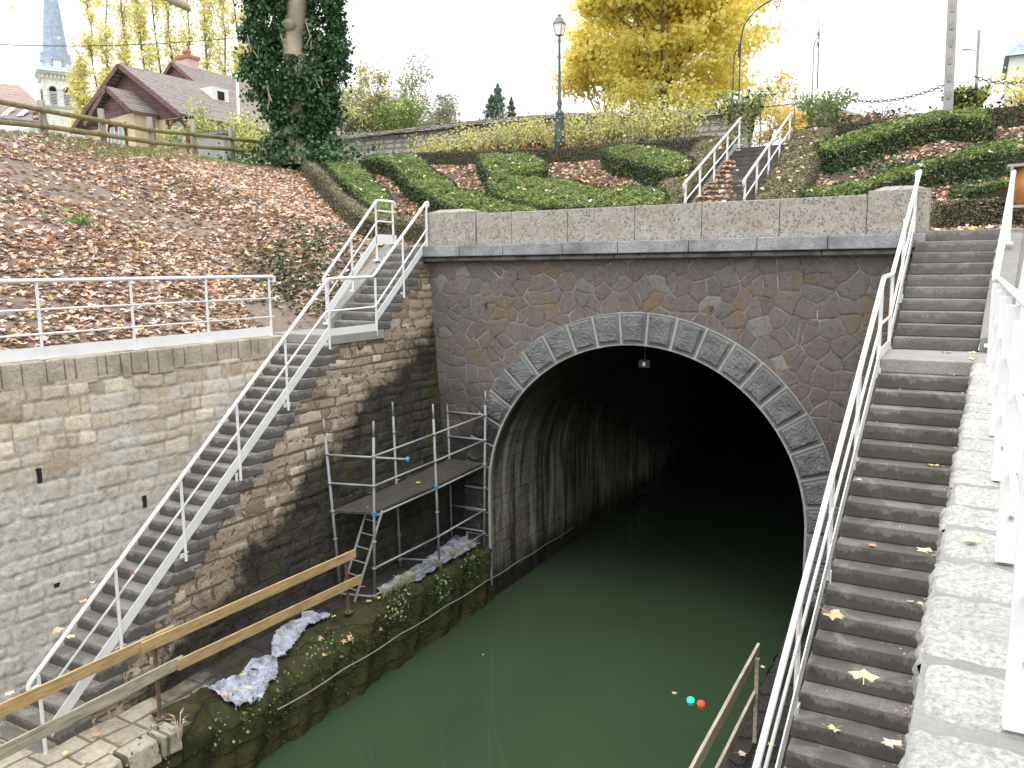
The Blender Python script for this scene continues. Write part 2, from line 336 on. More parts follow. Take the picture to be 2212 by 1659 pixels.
M['whitewall'] = m_plain('white_wall', (.72, .71, .68), .9, .06, 3)
M['redwood'] = m_plain('red_brown_timber', (.17, .05, .035), .6, .2)
M['glass'] = m_plain('window_glass', (.30, .34, .36), .08, .1, spec=.8)
M['chimney'] = m_plain('pink_render', (.62, .45, .42), .9, .06)
M['brickred'] = m_plain('red_brick', (.42, .17, .12), .9, .2)
M['church'] = m_course('pale_church_stone', [(.78, .76, .71), (.84, .82, .78)], (.5, .46, .42), .8, .4, order='xz0', grit=3, mw=.015, bstr=.15)
M['louvre'] = m_plain('grey_louvre', (.5, .5, .52), .8)
M['dark'] = m_plain('dark_opening', (.02, .02, .02), .9)
M['bark'] = m_granite('grey_bark', (.20, .17, .14), .3, .5, scale=.5)
M['planebark'] = m_granite('cream_flaking_bark', (.42, .37, .27), .3, .75, scale=.35)
M['twig'] = m_plain('brown_twigs', (.16, .12, .09), .9, .3)
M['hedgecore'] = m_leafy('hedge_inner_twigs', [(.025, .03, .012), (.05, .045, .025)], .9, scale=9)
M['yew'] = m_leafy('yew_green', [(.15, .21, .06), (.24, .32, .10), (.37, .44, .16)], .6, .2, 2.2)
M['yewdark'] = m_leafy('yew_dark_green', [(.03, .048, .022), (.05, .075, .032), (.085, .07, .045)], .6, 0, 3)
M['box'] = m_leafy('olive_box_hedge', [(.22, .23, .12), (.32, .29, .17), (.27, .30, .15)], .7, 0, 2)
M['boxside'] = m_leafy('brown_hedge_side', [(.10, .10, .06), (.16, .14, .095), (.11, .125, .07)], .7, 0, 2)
M['ivy'] = m_leafy('ivy_green', [(.025, .06, .028), (.045, .105, .045), (.10, .18, .07)], .4, .05, 2)
M['maple1'] = m_leafy('yellow_maple_leaf', [(.97, .85, .22), (.98, .90, .32), (.98, .93, .46)], .6, .55, 1)
M['maple2'] = m_leafy('orange_yellow_leaf', [(.90, .64, .14), (.93, .74, .20)], .6, .45, 1)
M['poplar'] = m_leafy('poplar_yellow_leaf', [(.74, .68, .30), (.84, .78, .38), (.88, .72, .22)], .7, .4, .3)
M['lime'] = m_leafy('yellow_green_leaf', [(.56, .56, .16), (.70, .68, .25), (.48, .52, .15)], .6, .35, 1.5)
M['drygreen'] = m_leafy('dull_green_leaf', [(.28, .31, .15), (.38, .40, .20)], .7, .25, 1)
M['greyleaf'] = m_leafy('grey_dry_leaf', [(.36, .34, .27), (.46, .44, .36)], .8, .25, 1)
M['conifer'] = m_leafy('conifer_green', [(.12, .18, .14), (.18, .25, .19)], .8, .1, 1)
M['grass'] = m_leafy('grass_blades', [(.15, .25, .06), (.24, .34, .12), (.30, .33, .15)], .8, .2, 1)
M['fl_pink'] = m_leafy('fallen_pink_brown', [(.68, .50, .41), (.84, .68, .58)], .8, .1, 5)
M['fl_orange'] = m_leafy('fallen_orange', [(.60, .32, .17), (.72, .44, .26)], .8, .1, 5)
M['fl_brown'] = m_leafy('fallen_brown', [(.30, .21, .16), (.46, .34, .265)], .8, .1, 5)
M['fl_tan'] = m_leafy('fallen_tan', [(.55, .43, .34), (.69, .56, .46)], .8, .1, 5)
M['fl_yellow'] = m_leafy('fallen_yellow', [(.72, .58, .12), (.82, .72, .30)], .7, .1, 5)
M['fl_red'] = m_leafy('fallen_rust_red', [(.30, .075, .03), (.42, .13, .05)], .8, .1, 5)
M['fl_pale'] = m_leafy('fallen_pale_yellow', [(.62, .62, .30), (.74, .74, .42)], .7, .1, 5)
M['plastic'] = m_granite('grey_plastic_sheet', (.40, .41, .48), .3, .95, .35, 1.0, .8, bdist=.03)
def m_plastic():
    b = NB('dirty_plastic_film', .3, .5)
    c = b.ramp(b.noise(5, 6, .75), [(.34, (.12, .12, .14)), (.46, (.33, .345, .42)), (.62, (.56, .59, .69))])
    c = b.mix(b.ramp(b.noise(2.2, 5, .7), [(.54, 0.0), (.62, .75)]), c, (.12, .11, .10))
    return b.fin(c, b.bump(b.noise(9, 5, .6, dist=1.5), .9, .05))
M['plastic'] = m_plastic()

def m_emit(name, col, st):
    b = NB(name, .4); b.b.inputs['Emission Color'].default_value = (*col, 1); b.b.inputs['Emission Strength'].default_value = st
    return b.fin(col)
M['green_em'] = m_emit('green_reflection_glow', (.02, .85, .62), 1.0)  # emission standing in for light reflected in the water
M['red_em'] = m_emit('red_reflection_glow', (1, .06, .02), 1.0)
def m_water():
    b = NB('murky_green_water', .04, .5)
    b.b.inputs['IOR'].default_value = 1.33
    c = b.ramp(b.noise(.25, 3), [(.3, (.034, .056, .030)), (.7, (.043, .068, .036))])
    n = b.bump(b.noise(1.3, 3, .5, vec=b.map((1, .6, 1))), .05, .04)
    return b.fin(c, n)
M['water'] = m_water()
def m_soil():
    b = NB('leaf_strewn_soil', .95, .15)
    c = b.ramp(b.noise(9, 7, .75), [(.3, (.13, .10, .08)), (.5, (.24, .185, .15)), (.7, (.36, .29, .235))])
    c = b.mix(b.ramp(b.noise(.8, 5, .65), [(.5, 0.0), (.62, .8)]), c, b.ramp(b.noise(24, 5, .8), [(.3, (.17, .14, .12)), (.7, (.30, .255, .215))]))
    return b.fin(c, b.bump(b.noise(20, 7, .8), .8, .04))
M['soil'] = m_soil()
M['gardensoil'] = m_granite('dark_garden_soil', (.10, .07, .05), .5, .3, .95, .8, .5)
M['grassland'] = m_plain('meadow', (.10, .13, .05), .95, .3, 2)
M['wallrear'] = m_course('grey_garden_wall', [(.34, .31, .28), (.48, .45, .41)], (.24, .21, .19), .45, .2, order='xz0', grit=6, mw=.04)
M['stonetile'] = m_course('flat_stone_tiles', [(.30, .29, .26), (.50, .48, .44), (.38, .36, .33)], (.07, .06, .055), .38, .07, order='xz0', grit=6, mw=.012, bstr=1)

# ------------------------------------------------------------------ mesh helpers
class MB:
    def __init__(s): s.v = []; s.f = []; s.mi = []; s.cur = 0; s.smooth = False
    def add(s, vs, fs):
        o = len(s.v); s.v += [tuple(x) for x in vs]; s.f += [tuple(i+o for i in f) for f in fs]; s.mi += [s.cur]*len(fs); return s
    def box(s, a, b):
        (x0, y0, z0), (x1, y1, z1) = a, b
        x0, x1 = min(x0, x1), max(x0, x1); y0, y1 = min(y0, y1), max(y0, y1); z0, z1 = min(z0, z1), max(z0, z1)
        return s.add([(x0, y0, z0), (x1, y0, z0), (x1, y1, z0), (x0, y1, z0), (x0, y0, z1), (x1, y0, z1), (x1, y1, z1), (x0, y1, z1)],
                     [(0, 3, 2, 1), (4, 5, 6, 7), (0, 1, 5, 4), (1, 2, 6, 5), (2, 3, 7, 6), (3, 0, 4, 7)])
    def hexa(s, p): return s.add(p, [(0, 3, 2, 1), (4, 5, 6, 7), (0, 1, 5, 4), (1, 2, 6, 5), (2, 3, 7, 6), (3, 0, 4, 7)])
    def bar(s, p0, p1, w, h, up=(0, 0, 1)):
        p0, p1 = Vector(p0), Vector(p1); d = (p1-p0).normalized(); u = Vector(up)
        if abs(d.dot(u)) > .99: u = Vector((1, 0, 0)) if abs(d.x) < .9 else Vector((0, 1, 0))
        sd_ = d.cross(u).normalized(); uu = sd_.cross(d).normalized()
        q = []
        for p in (p0, p1):
            for a, b in ((-1, -1), (1, -1), (1, 1), (-1, 1)): q.append(p+sd_*(a*w/2)+uu*(b*h/2))
        return s.add(q, [(0, 1, 2, 3), (7, 6, 5, 4), (0, 4, 5, 1), (1, 5, 6, 2), (2, 6, 7, 3), (3, 7, 4, 0)])
    def tube(s, pts, r, n=8, cap=True):
        pts = [Vector(p) for p in pts]; rs = r if isinstance(r, (list, tuple)) else [r]*len(pts)
        o = []; prev = None
        for i, p in enumerate(pts):
            d = (pts[min(i+1, len(pts)-1)]-pts[max(i-1, 0)])
            d = d.normalized() if d.length > 1e-9 else Vector((0, 0, 1))
            if prev is None:
                a = Vector((0, 0, 1)) if abs(d.z) < .9 else Vector((1, 0, 0)); u = d.cross(a).normalized()
            else:
                u = (prev-d*prev.dot(d)); u = u.normalized() if u.length > 1e-6 else d.orthogonal().normalized()
            prev = u; v = d.cross(u)
            for k in range(n):
                t = 2*math.pi*k/n; o.append(p+(u*math.cos(t)+v*math.sin(t))*rs[i])
        fs = []
        for i in range(len(pts)-1):
            for k in range(n):
                a = i*n+k; b = i*n+(k+1) % n; fs.append((a, b, b+n, a+n))
        if cap: fs += [tuple(range(n))[::-1], tuple((len(pts)-1)*n+k for k in range(n))]
        return s.add(o, fs)
    def lathe(s, c, prof, n=12):
        o = [(c[0]+r*math.cos(2*math.pi*k/n), c[1]+r*math.sin(2*math.pi*k/n), c[2]+z) for r, z in prof for k in range(n)]
        fs = [(i*n+k, i*n+(k+1) % n, (i+1)*n+(k+1) % n, (i+1)*n+k) for i in range(len(prof)-1) for k in range(n)]
        fs += [tuple(range(n))[::-1], tuple((len(prof)-1)*n+k for k in range(n))]
        return s.add(o, fs)
    def prism(s, poly, vec):       # poly: 3D points, extruded by vec
        n = len(poly); v = Vector(vec); a = [Vector(p) for p in poly]
        return s.add(a+[p+v for p in a], [tuple(range(n)), tuple(range(2*n-1, n-1, -1))]+[(i, i+n, (i+1) % n+n, (i+1) % n) for i in range(n)])
    def grid(s, nu, nv, fn):
        vs = [fn(i/nu, j/nv) for j in range(nv+1) for i in range(nu+1)]
        return s.add(vs, [(j*(nu+1)+i, j*(nu+1)+i+1, (j+1)*(nu+1)+i+1, (j+1)*(nu+1)+i) for j in range(nv) for i in range(nu)])
    def build(s, name, mats, parent=None, smooth=None, bevel=0, fix=True):
        me = bpy.data.meshes.new(name)
        off = parent.matrix_world.translation if parent is not None else Vector()
        if parent is not None: off = Vector(parent['_base'])
        me.from_pydata([(v[0]-off.x, v[1]-off.y, v[2]-off.z) for v in s.v], [], s.f)
        if not isinstance(mats, (list, tuple)): mats = [mats]
        for m in mats: me.materials.append(m)
        if len(mats) > 1: me.polygons.foreach_set('material_index', s.mi)
        if smooth or s.smooth: me.polygons.foreach_set('use_smooth', [True]*len(s.f))
        o = bpy.data.objects.new(name, me); C.objects.link(o)
        if fix and len(s.f) < 6000:
            bm = bmesh.new(); bm.from_mesh(me); bmesh.ops.recalc_face_normals(bm, faces=bm.faces); bm.to_mesh(me); bm.free()
        if parent is not None: o.parent = parent; o['_base'] = tuple(off)
        else: o['_base'] = (0, 0, 0)
        if bevel:
            md = o.modifiers.new('bevel', 'BEVEL'); md.width = bevel; md.segments = 2; md.limit_method = 'ANGLE'
        return o

def tag(o, label=None, cat=None, group=None, kind=None):
    if label: o['label'] = label
    if cat: o['category'] = cat
    if group: o['group'] = group
    if kind: o['kind'] = kind
    return o
def thing(name, label, cat, loc=(0, 0, 0), group=None):
    o = bpy.data.objects.new(name, None); C.objects.link(o); o.location = loc; o['_base'] = tuple(loc); o.empty_display_size = .2
    return tag(o, label, cat, group)
def lerp(a, b, t): return a+(b-a)*t

def cloud(name, pts, nrm, size, mats, parent=None, shape='oval', jitter=.8, squash=1.0, wts=None, aspect=.6, up=0.0, rng=RNG):
    """many small leaf faces; pts Nx3, nrm Nx3 or None"""
    pts = np.asarray(pts, float); n = len(pts)
    if n == 0: return None
    nr = rng.normal(size=(n, 3)) if nrm is None else np.asarray(nrm, float)+rng.normal(size=(n, 3))*jitter
    nr[:, 2] += up
    nr /= np.linalg.norm(nr, axis=1, keepdims=True)+1e-9
    t = rng.normal(size=(n, 3)); t -= (t*nr).sum(1, keepdims=True)*nr; t /= np.linalg.norm(t, axis=1, keepdims=True)+1e-9
    b = np.cross(nr, t)
    if shape == 'oval': prof = [(-.5, 0), (-.15, -.5*aspect), (.25, -.4*aspect), (.5, 0), (.25, .4*aspect), (-.15, .5*aspect)]
    elif shape == 'quad': prof = [(-.5, 0), (0, -.5*aspect), (.5, 0), (0, .5*aspect)]
    else:
        prof = []
        for k in range(5):
            a = math.pi*(.5+.42*(k-2)); prof.append((math.sin(a)*.5-.05*0, math.cos(a)*.5))
            a2 = a+math.pi*.21
            if k < 4: prof.append((math.sin(a2)*.31, math.cos(a2)*.31))
        prof = [(p[0], p[1]) for p in prof]+[(-.18, -.1), (-.18, .1)]
        ang = sorted(prof, key=lambda q: math.atan2(q[1], q[0])); prof = ang
    k = len(prof)
    s = np.asarray(size)*(rng.uniform(.65, 1.3, n)) if np.isscalar(size) else size
    V = np.zeros((n, k, 3))
    curl = rng.uniform(-.35, .35, n)
    for i, (u, v) in enumerate(prof):
        V[:, i] = pts+t*(u*s)[:, None]+b*(v*s)[:, None]+nr*((u*u+v*v)*curl*s*1.5)[:, None]
    off = np.array(parent['_base']) if parent is not None else 0
    V = (V-off).reshape(-1, 3)
    me = bpy.data.meshes.new(name)
    me.vertices.add(n*k); me.vertices.foreach_set('co', V.ravel())
    me.loops.add(n*k); me.loops.foreach_set('vertex_index', np.arange(n*k, dtype=np.int32))
    me.polygons.add(n); me.polygons.foreach_set('loop_start', np.arange(0, n*k, k, dtype=np.int32))
    if not isinstance(mats, (list, tuple)): mats = [mats]
    for m in mats: me.materials.append(m)
    if len(mats) > 1:
        w_ = np.array(wts or [1]*len(mats), float); me.polygons.foreach_set('material_index', rng.choice(len(mats), n, p=w_/w_.sum()).astype(np.int32))
    me.update(); me.validate()
    o = bpy.data.objects.new(name, me); C.objects.link(o)
    if parent is not None: o.parent = parent; o['_base'] = tuple(parent['_base'])
    else: o['_base'] = (0, 0, 0)
    return o

def vnoise(x, y, sc, seed, octv=4, gain=.55):
    out = np.zeros_like(x); amp = 1.; tot = 0
    for o in range(octv):
        g = np.random.default_rng(seed+o).random((64, 64)); u = x*sc*2**o+seed*1.7; v = y*sc*2**o+seed*2.3
        i, j = np.floor(u).astype(int), np.floor(v).astype(int); a, b = u-i, v-j; a = a*a*(3-2*a); b = b*b*(3-2*b)
        out += amp*((g[i % 64, j % 64]*(1-a)+g[(i+1) % 64, j % 64]*a)*(1-b)+(g[i % 64, (j+1) % 64]*(1-a)+g[(i+1) % 64, (j+1) % 64]*a)*b); tot += amp; amp *= gain
    return out/tot
def masonry(name, mat, parent, y0, y1, z0, z1, xf, pal, mort, rows, wid, inside=None, seed=1, relief=.035, step=.024, joint=.011, wob=.035):
    g_ = np.random.default_rng(seed)
    nu, nv = int((y1-y0)/step), int((z1-z0)/step)
    Y, Z = np.meshgrid(np.linspace(y0, y1, nu+1), np.linspace(z0, z1, nv+1))
    Yp = Y+(vnoise(Y, Z, 3.5, seed)-.5)*wob*2.2; Zp = Z+(vnoise(Y, Z, 2.2, seed+9)-.5)*wob*2.6+.05*np.sin(Y*.5+seed)
    re_ = [z0-.6]
    while re_[-1] < z1+.6: re_.append(re_[-1]+g_.uniform(*rows))
    re_ = np.array(re_); row = np.clip(np.searchsorted(re_, Zp)-1, 0, len(re_)-2)
    dz = np.minimum(Zp-re_[row], re_[row+1]-Zp); dy = np.zeros_like(Y); sid = np.zeros(Y.shape, int)
    for r in range(len(re_)-1):
        e = [y0-1-g_.random()*.4]
        while e[-1] < y1+1: e.append(e[-1]+g_.uniform(*wid)*(1.0 if g_.random() < .8 else .55))
        e = np.array(e); m = row == r
        if not m.any(): continue
        k = np.clip(np.searchsorted(e, Yp[m])-1, 0, len(e)-2); dy[m] = np.minimum(Yp[m]-e[k], e[k+1]-Yp[m]); sid[m] = r*211+k
    d = np.minimum(dz, dy)+(vnoise(Y, Z, 14, seed+3, 3)-.5)*.018
    N = int(sid.max())+1; prot = g_.uniform(.25, 1.0, N)**1.3; ci = g_.random(N); tint = g_.normal(1, .08, N)
    k = np.clip((d-joint)/.028, 0, 1); k = k*k*(3-2*k)
    rl = relief*k*prot[sid]+k*relief*.8*(vnoise(Y, Z, 9, seed+5, 4, .65)-.5)+.02*(vnoise(Y, Z, 1.1, seed+7, 3)-.5)
    X = xf(Z)+rl
    pal = np.array(pal); col = pal[(ci[sid]*len(pal)).astype(int) % len(pal)]*tint[sid][..., None]
    mm = np.clip((d-joint*.7)/.012, 0, 1)[..., None]; col = col*mm+np.array(mort)*(1-mm)
    off = parent['_base']; V = np.stack([X-off[0], Y-off[1], Z-off[2]], -1).reshape(-1, 3)
    I = (np.arange(nv)[:, None]*(nu+1)+np.arange(nu)[None]).reshape(-1)
    if inside is not None:
        cy, cz = (Y[:-1, :-1]+step/2).reshape(-1), (Z[:-1, :-1]+step/2).reshape(-1); I = I[inside(cy, cz)]
    Fq = np.stack([I, I+1, I+nu+2, I+nu+1], 1).astype(np.int32)
    me = bpy.data.meshes.new(name); me.vertices.add(len(V)); me.vertices.foreach_set('co', V.ravel()); me.loops.add(Fq.size); me.loops.foreach_set('vertex_index', Fq.ravel())
    me.polygons.add(len(Fq)); me.polygons.foreach_set('loop_start', np.arange(0, Fq.size, 4, dtype=np.int32)); me.update()
    ca = me.color_attributes.new('stone', 'FLOAT_COLOR', 'POINT'); ca.data.foreach_set('color', np.c_[np.clip(col, 0, 1).reshape(-1, 3), np.ones(len(V))].ravel().astype(np.float32))
    me.materials.append(M[mat]); me.polygons.foreach_set('use_smooth', [True]*len(Fq))
    o = bpy.data.objects.new(name, me); C.objects.link(o); o.parent = parent; o['_base'] = tuple(off); return o

# ------------------------------------------------------------------ terrain
def base(y):
    if y < -2: return 5.70
    if y < 0: return 5.70+(y+2)/2*1.62
    if y < 3: return 7.32
    if y < 9.1: return 7.32+(y-3)/6.1*2.73
    return 10.05+min((y-9.1)*.06, 1.6)
def H(x, y):
    b = base(y); r = 0
    wd = 8.7+.3*max(-6, min(y, 7))
    if x < -5.75: t = (-x-5.75)/wd
    elif x > 6.0: t = (x-6.0)/8.2
    else: t = 0
    top = max(10.10+.045*max(-8, min(y+2, 20)), b)
    if t <= 1:
        tt = t if y > 0 else t**.93
        z = b+(top-b)*tt
    else:
        z = top+(t-1)*wd*.05
    if (abs(x) > 6.3 and y < 9) or y > 12: z += .06*math.sin(x*1.3+y*.7)*math.sin(y*.9-x*.4)+.03*math.sin(x*3.1)*math.sin(y*2.7)
    return z
def G(px, py, h=0.0):
    """where the view line through a photo point meets the ground (raised by h)"""
    d = ray(px, py); t = 10.0
    while t < 80:
        p = CAM+d*t
        if p.z <= H(p.x, p.y)+h:
            lo, hi = t-.1, t
            for _ in range(12):
                mid = (lo+hi)/2; q = CAM+d*mid
                if q.z <= H(q.x, q.y)+h: hi = mid
                else: lo = mid
            return CAM+d*hi
        t += .1
    return CAM+d*30
xs = np.concatenate([np.arange(-400, -60, 20), np.arange(-60, -20, 2.5), np.arange(-20, -5.75, .3), [-5.75], np.arange(-5.4, 5.9, .3), [6.0], np.arange(6.3, 16, .4), np.arange(17, 60, 3), np.arange(60, 400, 20)])
ys = np.concatenate([np.arange(-60, -16, 4), np.arange(-16, 0, .3), [.02], [.36], np.arange(.6, 12, .3), np.arange(12.4, 30, 1), np.arange(32, 80, 4), np.arange(90, 700, 30)])
nx, ny = len(xs), len(ys)
tv = [(float(x), float(y), H(x, y)) for y in ys for x in xs]; tf = []
for j in range(ny-1):
    for i in range(nx-1):
        cx, cy = (xs[i]+xs[i+1])/2, (ys[j]+ys[j+1])/2
        if -5.75 < cx < 6.0 and cy < .36: continue
        tf.append((j*nx+i, j*nx+i+1, (j+1)*nx+i+1, (j+1)*nx+i))
mb = MB(); mb.v = tv; mb.f = tf; mb.mi = [0]*len(tf)
for q in range(len(tf)):
    c_ = tv[tf[q][0]]
    if c_[0] < -15.5 or c_[1] > 12.5: mb.mi[q] = 1
    elif c_[1] > .2 and c_[0] > -5.8-max(0, c_[1]-1)*1.3: mb.mi[q] = 2
gr = mb.build('ground', [M['soil'], M['grassland'], M['gardensoil']], smooth=True, fix=False); tag(gr, 'sloping soil banks around the canal cutting', kind='structure')
mb = MB(); mb.box((-5.6, -60, -.6), (3.1, -16, -.01)); 
mb = MB(); mb.add([(-3.4, -60, 0), (3.4, -60, 0), (3.4, 44, 0), (-3.4, 44, 0)], [(0, 1, 2, 3)])
tag(mb.build('water', M['water'], fix=False), 'murky dark green canal water', kind='structure')
mb = MB(); mb.add([(-3.4, -60, -2), (3.4, -60, -2), (3.4, 44, -2), (-3.4, 44, -2)], [(0, 1, 2, 3)])
tag(mb.build('canal_bed', M['darkflag'], fix=False), kind='structure')

# ------------------------------------------------------------------ side wall planes
def XW(z): return 4.54-.075*(7-z)          # outer stair wall, left (negated) side
def XR(z): return 4.43-.09*(5.77-z) if z < 5.77 else 4.43+.075*(z-5.77)    # right stair outer edge
def XI(y, z): return 5.39+.021*(y+3.4)-.09*(5.77-z)      # face of the right upper wall
def XL(z): return 5.5-.07*(5.75-z)         # face of the left upper wall
ZL = 5.77; RIS = .17; TRD = .213; YL0 = -3.2; YL1 = -1.96; NLOW = 27; NUP = 10; RISU = .161; TRDU = .205

# ------------------------------------------------------------------ tunnel portal
TP = thing('tunnel_portal', 'stone tunnel portal with purple polygonal masonry, granite arch ring and parapet', 'tunnel portal', (0, 0, 0))
ACZ, RI, RO = 2.38, 3.10, 3.72
pf = []
pf.append((-3.45, 0, -1.2)); pf += [(-3.45*math.cos(t), 0, ACZ+3.45*math.sin(t)) for t in np.linspace(0, math.pi, 49)]; pf.append((3.45, 0, -1.2))
pf += [(XR(0)+.6, 0, -1.2), (4.75, 0, 7.04), (-4.75, 0, 7.04), (-XW(0)-.4, 0, -1.2)]
MB().prism(pf, (0, .5, 0)).build('masonry_face', M['poly'], TP, fix=True)
# ring of mortar behind the voussoirs
mb = MB()
A = [(-RI-.005, -1.2)]+[(-(RI+.005)*math.cos(t), ACZ+(RI+.005)*math.sin(t)) for t in np.linspace(0, math.pi, 65)]+[(RI+.005, -1.2)]
B = [(-RO+.01, -1.2)]+[(-(RO-.01)*math.cos(t), ACZ+(RO-.01)*math.sin(t)) for t in np.linspace(0, math.pi, 65)]+[(RO-.01, -1.2)]
n = len(A); vs = [(x, -.035, z) for x, z in A]+[(x, -.035, z) for x, z in B]+[(x, .45, z) for x, z in A]+[(x, .01, z) for x, z in B]
fs = [(i, i+1, n+i+1, n+i) for i in range(n-1)]+[(i, 2*n+i, 2*n+i+1, i+1) for i in range(n-1)]+[(n+i, n+i+1, 3*n+i+1, 3*n+i) for i in range(n-1)]
mb.add(vs, fs).build('arch_joint', M['joint'], TP)
rv = random.Random(5)
def rough_block(fn, name='voussoir', parent=TP, mat=None, y0=-.05, amp=.03, nu=16, nv=18, lab=None):
    """fn(u,v)->(x,z). margin drafted flat, centre left rough"""
    mb = MB(); sd_ = rv.random()*50
    def f(u, v):
        x, z = fn(u, v); e = min(u, 1-u, v, 1-v)
        k = 0 if e < .07 else 1
        h = .35*math.sin(x*13+z*7+sd_)*math.sin(z*15-x*9+sd_)+rv.random()
        return (x, y0-k*(.028+amp*h*.55), z)
    mb.grid(nu, nv, f)
    e = [fn(u, v) for u, v in ((0, 0), (1, 0), (1, 1), (0, 1))]
    N = 6; per = [fn(i/N, 0) for i in range(N)]+[fn(1, i/N) for i in range(N)]+[fn(1-i/N, 1) for i in range(N)]+[fn(0, 1-i/N) for i in range(N)]
    L = len(per)
    mb.add([(x, y0, z) for x, z in per]+[(x, y0+.1, z) for x, z in per], [(i, (i+1) % L, L+(i+1) % L, L+i) for i in range(L)])
    o = mb.build(name, mat or M['vouss'], parent, fix=False); return o
NV = 21; g = .026
for k in range(NV):
    a0, a1 = math.pi*k/NV, math.pi*(k+1)/NV
    def fn(u, v, a0=a0, a1=a1):
        r = RI+.045+(RO-.02-RI-.045)*v; d = g/r; a = a0+d+(a1-a0-2*d)*u
        return (r*math.cos(a), ACZ+r*math.sin(a))
    rough_block(fn, y0=-.055 if k != 10 else -.06)
for s in (-1, 1):
    for k in range(6):
        z1 = ACZ-.5*k; wd = .62 if k % 2 else .50
        if k in (0,): wd = .60
        def fn(u, v, s=s, z1=z1, wd=wd): return (s*(RI+.045+wd*u), z1-.5+.018+.464*v)
        rough_block(fn, 'jamb_stone')
# cornice and parapet, stone by stone
cuts = [-4.72, -3.72, -2.72, -1.45, -.35, .95, 2.1, 3.2, 4.36, 4.74]
for a, b in zip(cuts[:-1], cuts[1:]):
    MB().prism([(a+.006, -.06, 7.035), (a+.006, -.16, 7.06), (a+.006, -.17, 7.10), (a+.006, -.12, 7.145), (a+.006, .3, 7.145), (a+.006, .3, 7.035)], (b-a-.012, 0, 0)).build('moulding', M['moulding'], TP, bevel=.006)
    MB().box((a+.005+(.1 if a > -4 and a < 4 else 0), -.235, 7.148), (b-.005+(.1 if b < 4.3 and b > -4 else -.06 if b > 4.5 else 0), .42, 7.365)).build('cornice_stone', M['cornice'], TP, bevel=.014)
cuts = [-3.36, -2.55, -1.35, -.02, 1.2, 2.5, 3.83]
for a, b in zip(cuts[:-1], cuts[1:]):
    MB().box((a+.004, .0, 7.368), (b-.004, .36, 7.985)).build('parapet_stone', M['pit'], TP, bevel=.012)
for a, b in ((-4.60, -3.36), (3.83, 4.70)):
    m_ = MB().box((a+.004, -.03, 7.368), (b-.004, .42, 8.04)); m_.build('end_pier', M['pit'], TP, bevel=.012)
    cx = (a+b)/2; hw = (b-a)/2
    MB().add([(cx-hw*.86, .0, 8.042), (cx+hw*.86, .0, 8.042), (cx+hw*.86, .39, 8.042), (cx-hw*.86, .39, 8.042), (cx-hw*.5, .1, 8.10), (cx+hw*.5, .1, 8.10), (cx+hw*.5, .3, 8.10), (cx-hw*.5, .3, 8.10)],
             [(0, 3, 2, 1), (4, 5, 6, 7), (0, 1, 5, 4), (1, 2, 6, 5), (2, 3, 7, 6), (3, 0, 4, 7)]).build('pier_cap', M['pit'], TP)
# vault
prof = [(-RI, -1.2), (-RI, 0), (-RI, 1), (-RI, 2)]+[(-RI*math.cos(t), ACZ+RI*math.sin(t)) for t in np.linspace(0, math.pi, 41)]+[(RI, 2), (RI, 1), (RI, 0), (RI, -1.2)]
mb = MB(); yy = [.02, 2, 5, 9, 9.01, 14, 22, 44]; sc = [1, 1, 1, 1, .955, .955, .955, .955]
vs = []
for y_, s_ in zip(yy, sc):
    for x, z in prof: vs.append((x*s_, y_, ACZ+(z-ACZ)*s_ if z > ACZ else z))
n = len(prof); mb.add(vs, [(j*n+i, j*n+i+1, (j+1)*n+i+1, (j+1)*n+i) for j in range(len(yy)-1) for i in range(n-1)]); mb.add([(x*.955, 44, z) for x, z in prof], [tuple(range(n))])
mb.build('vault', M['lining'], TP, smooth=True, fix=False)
for (px, py) in ((1047, 657), (1537, 658), (1535, 658), ):
    pass
for nm, (px, py) in (('a', (1048, 655)), ('b', (1536, 660)), ('c', (1951, 660))):
    q = P(px, py, 'y', -.02); MB().box((q.x-.03, -.09, q.z-.07), (q.x+.03, .02, q.z+.0)).build('rusty_bracket', M['rust'], TP)
fl = thing('floodlight', 'small grey floodlight hanging under the crown of the tunnel arch', 'floodlight', tuple(P(1393, 785, 'y', .7)))
q = Vector(fl['_base'])
MB().box((q.x-.11, q.y-.05, q.z-.08), (q.x+.11, q.y+.06, q.z+.07)).build('housing', M['darkiron'], fl, bevel=.01)
MB().box((q.x-.03, q.y-.056, q.z-.045), (q.x+.03, q.y-.051, q.z+.03)).build('lens', M['lampglass'], fl)
MB().tube([(q.x, q.y, q.z+.07), (q.x, q.y, q.z+.42)], .012).build('hanger', M['darkiron'], fl)

# ------------------------------------------------------------------ left side walls, stairs
RW = thing('retaining_wall', 'long pale rubble retaining wall behind the left stairs, with upright coping stones', 'wall', (-5.5, -10, 1.2))
def xl(z): return -XL(z)
MB().hexa([(-6.4, -30, -.5), (xl(-.5), -30, -.5), (xl(-.5), -3.2, -.5), (-6.4, -3.2, -.5), (-6.4, -30, 5.38), (xl(5.38), -30, 5.38), (xl(5.38), -3.2, 5.38), (-6.4, -3.2, 5.38)]).build('wall_body', M['upper'], RW)
MB().hexa([(-6.4, -3.2, -.5), (-XL(-.5), -3.2, -.5), (-XL(-.5), 0, -.5), (-6.4, 0, -.5), (-6.4, -3.2, 5.6), (-5.45, -3.2, 5.6), (-5.45, 0, 5.6), (-6.4, 0, 5.6)]).build('wall_core', M['upper'], RW)
masonry('wall_face', 'upper2', RW, -12.5, -3.2, 1.1, 5.44, lambda z: -(5.5-.07*(5.75-z))+.004, [(.50, .42, .32), (.60, .52, .41), (.55, .47, .37), (.66, .59, .48), (.57, .53, .46)], (.43, .355, .27), (.13, .26), (.22, .62), seed=4, relief=.03, step=.026, joint=.004)
y = -3.21; rc = random.Random(3); cnt = 0
